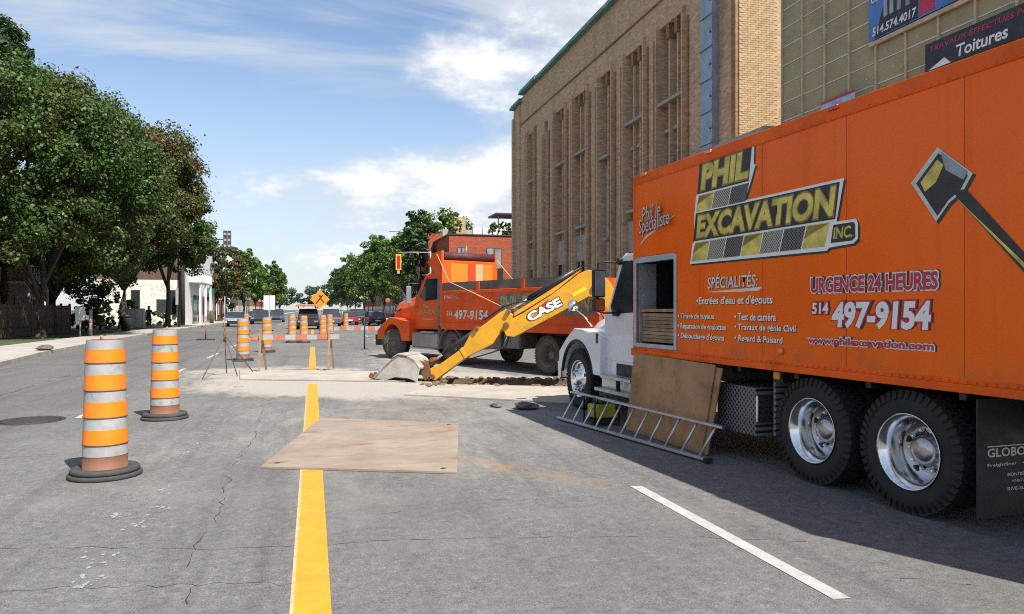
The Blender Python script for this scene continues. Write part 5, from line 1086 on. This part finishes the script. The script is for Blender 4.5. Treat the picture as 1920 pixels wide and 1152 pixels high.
# ------------------------------------------------------------------ person: one continuous skinned body
def make_person():
    P = thing('person', 'person in dark clothes standing on the left pavement with a bag', 'person', (-13.55,69.5,.146), R(15))
    J = [((0,0,.95),.15),((0,0,1.12),.15),((0,.01,1.32),.17),((0,.02,1.46),.12),((0,.0,1.53),.06),((0,-.02,1.60),.085),((0,-.02,1.70),.10),((0,-.02,1.77),.06)]
    E_ = [(i,i+1) for i in range(7)]
    def chain(root, pts):
        prev_ = root
        for p_, r_ in pts: J.append((p_,r_)); E_.append((prev_,len(J)-1)); prev_ = len(J)-1
        return prev_
    for s in (-1,1):
        chain(0, [((s*.10,0,.88),.115),((s*.12,-.02,.50),.075),((s*.125,.03,.12),.05),((s*.13,.0,.05),.045),((s*.14,-.14,.035),.035)])
        if s < 0: h = chain(3, [((s*.17,.02,1.43),.075),((s*.25,.03,1.18),.055),((s*.26,-.03,.93),.042),((s*.26,-.05,.86),.035)])
        else: h = chain(3, [((s*.17,.02,1.43),.075),((s*.27,-.02,1.18),.055),((s*.20,-.24,1.26),.042),((s*.18,-.31,1.29),.035)])
        b0 = Vector(J[h][0]); d0 = Vector((0,-.25,-1)).normalized() if s < 0 else Vector((-.2,-.9,.3)).normalized()
        for k in range(4): 
            off = Vector((0,-.03+.02*k,0)) if s < 0 else Vector((.0,0,-.03+.02*k)); L_ = (.085,.1,.095,.075)[k]
            chain(h, [(tuple(b0+off+d0*.04),.011),(tuple(b0+off+d0*L_),.009),(tuple(b0+off*1.1+d0*(L_+.035)+Vector((0,0,-.01))),.008)])
        chain(h, [(tuple(b0+Vector((-s*.035,-.025,-.01))),.012),(tuple(b0+Vector((-s*.05,-.045,-.05))),.010)])
    me = bpy.data.meshes.new('body'); me.from_pydata([j[0] for j in J], E_, []); me.update()
    body = obj('body', me, M('dark_clothing', (.018,.018,.022), .9, var=.3), P)
    m = body.modifiers.new('skin', 'SKIN'); m.use_smooth_shade = True
    for i, sv in enumerate(me.skin_vertices[0].data): sv.radius = (J[i][1], J[i][1]*(.75 if i in (1,2,3) else 1)); sv.use_root = (i == 0)
    body.modifiers.new('sub', 'SUBSURF').levels = 1; body.modifiers['sub'].render_levels = 1
    SKIN = M('skin_tone', (.36,.20,.14), .6)
    MB().lathe([(.02,-.11),(.075,-.08),(.095,0),(.085,.06),(.03,.10)], (0,-.035,1.68), (0,0,1), 14).build('face', SKIN, P); MB().box((0,-.135,1.67),(.025,.03,.05)).build('nose', SKIN, P)
    for s in (-1,1): MB().box((s*.035,-.125,1.70),(.02,.012,.012)).build('eye', BLKP, P)
    MB().lathe([(.10,-.06),(.11,0),(.10,.06),(.04,.10)], (0,.0,1.73), (0,0,1), 14).build('hair', BLKP, P)
    bag = MB(); bag.box((-.30,-.02,.62),(.10,.30,.36)); b_ = bag.build('shoulder_bag', M('pale_bag', (.35,.35,.37), .7), None, .03, label='pale shopping bag hanging from the standing person', cat='bag', loc=(-13.55,69.5,.146), rot=(0,0,R(15)))
    MB().tube([(-.28,-.1,.8),(-.27,-.06,.9),(-.28,.06,.8)], .008, 6).build('bag_handle', BLKP, b_)
make_person()

# ------------------------------------------------------------------ cars
def car(label, x, y, rz, col, suv=False, name='parked_car', cat='car', group='cars further down the street'):
    o = thing(name, label, cat, (x,y,0), rz, group); L, Wd, Hh = (4.7,.93,1.72) if suv else (4.5,.88,1.45)
    pm = M('car_paint_%03d%03d%03d' % tuple(int(c*999) for c in col), col, .25, var=.03, coat=.7)
    hz = .92 if suv else .80
    lower = [(-L/2,.35),(-L/2,.75),(-L/2+.12,hz),(-L/2+.95,hz+.02),(L/2-1.2,hz+.04),(L/2-.3,hz-.10),(L/2,.66),(L/2,.35),(L/2-.45,.28),(-L/2+.45,.28)]
    MB().loft([[(s*(Wd-i_),yy*(1-i_*.02),z-(i_*.3 if z>.7 else 0)) for yy,z in lower] for s,i_ in ((-1,.0),(-.9,-.0),(.9,0),(1,0))]).build('body', pm, o, .04)
    gh = [(-L/2+(.15 if suv else .55),hz),(-L/2+(.45 if suv else 1.15),Hh-.03),(-L/2+(.8 if suv else 1.5),Hh),(.15,Hh),(.55,Hh-.06),(L/2-1.25,hz)]
    MB().loft([[(-Wd+.04,yy,z) if z<1 else (-Wd+.20,yy,z) for yy,z in gh],[(Wd-.04,yy,z) if z<1 else (Wd-.20,yy,z) for yy,z in gh]]).build('greenhouse', GLAS, o, .03)
    rf = [(-Wd+.18,-L/2+(.5 if suv else 1.2),Hh-.02),(Wd-.18,-L/2+(.5 if suv else 1.2),Hh-.02),(Wd-.18,.5,Hh-.04),(-Wd+.18,.5,Hh-.04)]
    MB().loft([rf,[(a,b_,c+.035) for a,b_,c in rf]]).build('roof', pm, o, .015)
    wm = MB().lathe([(.18,-.11),(.30,-.11),(.33,-.08),(.33,.08),(.30,.11),(.18,.11)], ax=(1,0,0), n=18).mesh('wheel'); hm = MB().lathe([(.20,-.115),(.20,.115)], ax=(1,0,0), n=14).mesh('rim')
    for sx in (-1,1):
        for yy in (-L/2+.85,L/2-.85):
            w_ = obj('wheel', wm, BLKR, o, loc=(sx*(Wd-.10),yy,.33)); obj('rim', hm, ALU, w_)
        MB().bx(sx*(Wd-.30)-.18,sx*(Wd-.30)+.18,L/2-.05,L/2+.015,.60,.74).build('headlamp', GLAS2, o, .02); MB().bx(sx*(Wd-.22)-.14,sx*(Wd-.22)+.14,-L/2-.015,-L/2+.05,.62,.80).build('tail_lamp', REDL, o, .02)
        MB().box((sx*(Wd+.08),L/2-1.55,hz+.06),(.16,.10,.13)).build('mirror', pm, o, .02)
    MB().bx(-.5,.5,L/2-.02,L/2+.02,.40,.58).build('grille', BLKP, o); MB().bx(-.26,.26,-L/2-.02,-L/2,.45,.58).build('number_plate', WLET, o)
    return o
PI_ = math.pi
car('silver car facing the camera in the left lane', -7.4, 78, PI_, (.42,.45,.50)); car('dark car behind the silver car on the left', -6.0, 92, PI_, (.03,.035,.045), True)
car('dark blue van shape car in the middle left distance', -4.6, 104, PI_, (.05,.07,.10), True)
sv = car('black service vehicle facing the camera with a pale roof rack', -.35, 66, PI_, (.012,.012,.014), True, 'service_vehicle', 'vehicle')
MB().bx(-1.2,1.2,-.9,1.2,1.95,2.10).build('roof_rack', M('pale_rack', (.55,.50,.44), .6), sv); MB().bx(-1.0,1.0,1.2,1.25,1.92,2.08).build('rack_strip', RSTR, sv)
for sx in (-.8,.8): MB().bx(sx-.04,sx+.04,-.2,.2,1.74,1.95).build('rack_foot', BLKP, sv)
car('grey car right of the diamond sign seen from behind', 1.75, 76, 0, (.10,.11,.13), True); car('red car parked just right of the grey one', 3.95, 84, 0, (.35,.02,.02))
car('dark grey car parked nearest the dump truck nose', 6.3, 80, .1, (.04,.045,.05)); car('black car parked along the right kerb, second from the dump truck nose', 7.1, 87.5, 0, (.02,.022,.026)); car('charcoal car parked between the red one and the black ones', 5.2, 92, 0, (.05,.05,.055), True)
car('dark car parked under the right trees, third in the kerb row', 7.6, 95, 0, (.03,.03,.035)); car('pale car far down the left kerb under the trees', -8.6, 118, PI_, (.4,.4,.4))
# ------------------------------------------------------------------ trees
def leaf_mat(name, g1, g2, tip, tipamt, dark=(.012,.022,.007)):
    k = mat_nodes(name); b = k.b; ge = k.nd('ShaderNodeNewGeometry')
    r_ = ge.outputs['Random Per Island']
    c = k.mix(r_, g1, g2); big = k.noise(.42, 4, .6); c = k.mix(k.mth('MULTIPLY', k.rng(big, .44, .66), tipamt), c, tip)
    c = k.mix(k.rng(k.mth('FRACT', k.mth('MULTIPLY', r_, 7.31)), .86, .9, 0, .6), c, tuple(min(1,x*2.2) for x in g2))
    k.lk(c, b.inputs['Base Color']); b.inputs['Roughness'].default_value = .5; b.inputs['Specular IOR Level'].default_value = .35
    tr = k.nd('ShaderNodeBsdfTranslucent'); k.lk(k.mix(.5, c, (.10,.14,.02)), tr.inputs[0]); ms = k.nd('ShaderNodeMixShader'); ms.inputs[0].default_value = .28
    out = k.N['Material Output']; k.lk(b.outputs[0], ms.inputs[1]); k.lk(tr.outputs[0], ms.inputs[2]); k.lk(ms.outputs[0], out.inputs[0]); return k.m
LF1 = leaf_mat('maple_leaf', (.030,.066,.013), (.062,.118,.022), (.115,.078,.032), .42); LF2 = leaf_mat('bronze_maple_leaf', (.050,.062,.018), (.085,.10,.024), (.15,.078,.04), .68)
LF3 = leaf_mat('fresh_leaf', (.050,.105,.016), (.095,.165,.028), (.13,.17,.03), .5); LF4 = leaf_mat('deep_green_leaf', (.022,.052,.018), (.045,.085,.026), (.05,.09,.03), .4); LF5 = leaf_mat('hazed_leaf', (.045,.085,.05), (.07,.12,.07), (.08,.12,.07), .4)  # LF5: bluish distance haze mixed into the leaf colour
BARK = M('dark_bark', (.055,.042,.033), .95, var=.35, scale=4, bump=1, bscale=14)
def crown_mesh(seed, c, rad, n_clump, n_leaf, leaf, low=0.):
    """leaf sized faces gathered in clumps through an uneven crown"""
    q = np.random.default_rng(seed); c = np.array(c); rad = np.array(rad)
    # lobes give the crown an uneven outline
    nl = 11; ld = q.normal(size=(nl,3)); ld /= np.linalg.norm(ld,axis=1)[:,None]; la = q.uniform(-.30,.26,nl)
    d = q.normal(size=(n_clump,3)); d /= np.linalg.norm(d,axis=1)[:,None]; d[:,2] = np.where(d[:,2]<-.75, -d[:,2]*.6, d[:,2]); d /= np.linalg.norm(d,axis=1)[:,None]
    f = 1+sum(la[i]*np.clip(d@ld[i],0,1)**3 for i in range(nl)); rr = q.uniform(.25,1,n_clump)**.42
    cc = c+d*rad*(f*rr)[:,None]; cr = q.uniform(.10,.22,n_clump)*rad.mean()*q.uniform(.7,1.15,n_clump)
    per = max(4, n_leaf//n_clump); idx = np.repeat(np.arange(n_clump), per); n = len(idx)
    e = q.normal(size=(n,3)); e /= np.linalg.norm(e,axis=1)[:,None]; e[:,2] *= .72
    pos = cc[idx]+e*(cr[idx]*q.uniform(.15,1,n)**.45)[:,None]
    stray = q.random(n) < .04; pos[stray] += e[stray]*(cr[idx][stray]*.5)[:,None]
    nor = e*.9+q.normal(size=(n,3))*.55+np.array([0,0,.45]); nor /= np.linalg.norm(nor,axis=1)[:,None]
    t1 = np.cross(nor, q.normal(size=(n,3))); t1 /= np.linalg.norm(t1,axis=1)[:,None]; t2 = np.cross(nor,t1)
    s = leaf*q.uniform(.55,1.25,n)[:,None]
    V = np.empty((n,4,3)); V[:,0] = pos-t1*s*.62; V[:,1] = pos+t2*s*.42+nor*s*.10; V[:,2] = pos+t1*s*.62; V[:,3] = pos-t2*s*.42+nor*s*.10
    me = bpy.data.meshes.new('crown'); me.vertices.add(n*4); me.vertices.foreach_set('co', V.ravel()); me.loops.add(n*4); me.loops.foreach_set('vertex_index', np.arange(n*4,dtype=np.int32))
    me.polygons.add(n); me.polygons.foreach_set('loop_start', np.arange(0,n*4,4,dtype=np.int32)); me.polygons.foreach_set('loop_total', np.full(n,4,dtype=np.int32)); me.update(); me.validate()
    return me
def tree(label, x, y, h, rad, trunk_h, tr_, leafm, seed, n_clump, n_leaf, leaf, name='maple_tree', group=None, cz=None, base=.12):
    q = random.Random(seed); o = thing(name, label, 'tree', (x,y,base), 0, group); cz = cz if cz else h-rad[2]
    t = MB(); p = [(0,0,-.05),(q.uniform(-.1,.1),q.uniform(-.1,.1),trunk_h*.5),(q.uniform(-.2,.2),q.uniform(-.2,.2),trunk_h),(q.uniform(-.4,.4),q.uniform(-.4,.4),cz+rad[2]*.4)]
    t.tube(p, tr_, 10, tr_*.25); t.lathe([(tr_*1.5,-.05),(tr_*1.15,.15),(tr_,.5)], n=10, cap=False)
    for i in range(7):
        a = q.uniform(0,6.28); z0 = trunk_h*q.uniform(.75,1.15); L = q.uniform(.45,.8)
        e = Vector((math.cos(a)*rad[0]*L, math.sin(a)*rad[1]*L, cz+rad[2]*q.uniform(-.4,.5))); s = Vector((0,0,z0)); m = s.lerp(e,.5)+Vector((0,0,.3))
        t.tube([s,m,e], tr_*.42, 7, tr_*.1)
    t.build('trunk', BARK, o, recalc=False); obj('crown', crown_mesh(seed, (0,0,cz), rad, n_clump, n_leaf, leaf), leafm, o); return o
GL = 'maples lining the left pavement'; GR = 'trees lining the right side of the street'
tree('big dark maple at the left edge, nearest of the left trees', -14.0, 44.6, 15.0, (6.3,5.6,6.7), 2.6, .26, LF1, 11, 330, 100000, .155, group=GL, cz=8.4)
tree('tall tree whose top rises behind the nearest maple at the left edge', -17.4, 49.5, 18.8, (3.6,3.6,5.4), 5, .3, LF4, 12, 150, 20000, .22, group=GL, name='tall_tree')
tree('bronze tinted maple with a dark trunk behind the second barrel', -13.5, 60.5, 15.6, (6.6,6.0,6.3), 3.6, .36, LF2, 13, 320, 92000, .185, group=GL, cz=9.4)
tree('maple standing between the two big left ones behind the fence', -15.6, 52.2, 15.6, (5.4,5.6,6.6), 2.8, .26, LF1, 14, 260, 64000, .18, group=GL, cz=8.6)
tree('green maple right of the bronze one, beside the dark signal', -12.0, 69.0, 12.6, (4.0,4.2,4.8), 3.8, .25, LF1, 15, 170, 32000, .21, group=GL, cz=7.8)
tree('dark tree in the yard between the houses and the corner building', -20.5, 68, 11, (4.6,4.6,5.2), 2.0, .25, LF4, 22, 160, 18000, .24, group=GL, cz=5.6, name='yard_tree')
tree('dark yard tree set far back left of the corner building', -25.5, 58, 10, (4.6,4.6,5.0), 1.8, .25, LF4, 24, 130, 13000, .24, group=GL, cz=5.0, name='yard_tree')
tree('shaded yard tree behind the board fence at the left edge', -18.0, 40, 9, (3.0,4.6,4.2), 1.6, .22, LF4, 23, 120, 12000, .22, group=GL, cz=4.6, name='yard_tree')
tree('reddish street tree beyond the corner building on the left', -10.9, 103, 9.6, (3.0,3.6,3.6), 2.6, .2, LF2, 16, 90, 8000, .30, group=GL, name='street_tree'); tree('bright green street tree beyond the reddish one on the left', -10.6, 125, 11.3, (3.2,4,4.6), 2.4, .2, LF3, 17, 90, 7500, .34, group=GL, name='street_tree')
tree('slim green street tree, third beyond the corner building', -10.5, 150, 12, (3.2,4,5), 2.4, .2, LF3, 18, 80, 6000, .38, group=GL, name='street_tree'); tree('last distinct tree of the left row before the horizon', -10.2, 190, 13, (3.6,5,5.4), 2.4, .2, LF1, 19, 80, 5500, .45, group=GL, name='street_tree')
tree('dark low tree under the reddish one on the left', -13.5, 112, 8.2, (3.4,3.4,3.6), 2, .2, LF4, 20, 70, 5500, .32, group=GL, name='street_tree'); tree('farther tree behind the left row', -11.2, 240, 14.5, (4,6,6), 2.4, .2, LF3, 36, 80, 5000, .5, group=GL, name='street_tree')
RT = [(10.6,82,10.6,(3.6,3.8,4.4),LF3,'leafy tree directly left of the dump truck cab'),(10.4,95,11.6,(3.8,4,4.8),LF3,'second tree of the right row behind the yellow signal'),(10.2,110,12.4,(3.8,4.4,5.2),LF3,'third tree of the right row'),(10,128,13.0,(4,5,5.4),LF1,'fourth tree of the right row'),
      (9.9,150,13.2,(4,5,5.6),LF3,'fifth tree of the right row, yellowish'),(9.8,178,13.6,(4.2,6,5.8),LF4,'sixth tree of the right row'),(9.6,215,14.4,(4.4,7,6.2),LF4,'seventh tree of the right row, dark'),(9.6,265,15,(5,8,6.6),LF1,'last distinct tree of the right row')]
for i,(x,y,h,rd,lm,lab) in enumerate(RT): tree(lab, x, y, h, rd, 2.6, .2, lm, 40+i, 100, 8000 if y<130 else 5500, .26+.0016*(y-80), group=GR, name='street_tree')
tree('dark tree beside the red brick block, left of its wall', 9.9, 71, 10.9, (1.9,2.2,4.4), 2.4, .2, LF4, 60, 70, 6500, .26, group=GR, name='street_tree'); tree('bright green tree standing behind the red brick block', 13.6, 80, 12.4, (3.6,3.6,3.8), 4, .2, LF3, 61, 80, 6500, .28, group=GR, name='street_tree')
for i,(x,y,h,rd) in enumerate(((2,520,19,(16,12,9)),(24,500,20,(14,12,9)),(-22,540,18,(14,12,8)),(44,470,22,(16,12,10)),(-48,520,20,(16,12,9)))):
    tree(('far haze tinted blue green tree closing the end of the street','far tree right of the end of the street','far tree left of the end of the street','far tree behind the right row','far tree behind the left row')[i], x, y, h, rd, 3, .5, LF5, 70+i, 70, 4500, 1.1, name='distant_tree', group='distant trees at the end of the street')
# shrubs, planters
def shrub(label, x, y, z, r, lm, seed, n=2200, leaf=.16, name='shrub'):
    o = thing(name, label, 'shrub', (x,y,z)); obj('foliage', crown_mesh(seed, (0,0,r[2]*.8), r, 40, n, leaf), lm, o); t = MB()
    for i in range(5): a = i*1.25; t.tube([(0,0,0),(math.cos(a)*r[0]*.3,math.sin(a)*r[1]*.3,r[2]*.9)], .03, 5, .01)
    t.build('stem', BARK, o, recalc=False); return o
shrub('green bush by the bronze maple trunk', -14.8, 66, .12, (1.3,1.3,1.5), LF3, 80); shrub('dark bush at the end of the board fence', -15.2, 57.5, .12, (1.2,2.0,1.2), LF4, 81, 3000); shrub('pale flowering bush right of the fence end', -14.9, 59.8, .12, (.9,.9,1.1), leaf_mat('pale_leaf', (.16,.17,.12), (.26,.26,.2), (.3,.3,.24), .4), 82)
shrub('low hedge in front of the white corner building', -15.5, 79, .12, (2.6,.6,.7), LF3, 83, 2400)
for i,(x,y,r_) in enumerate(((11.9,63.2,.7),(15.3,62.9,.55),(16.4,63.0,.6))): shrub(('potted shrub at the left corner of the brick block roof terrace','potted shrub in the middle of the roof terrace','potted shrub at the right of the roof terrace')[i], x, y, 8.1, (r_,r_,r_*1.2), LF3, 90+i, 900, .16, 'terrace_shrub')
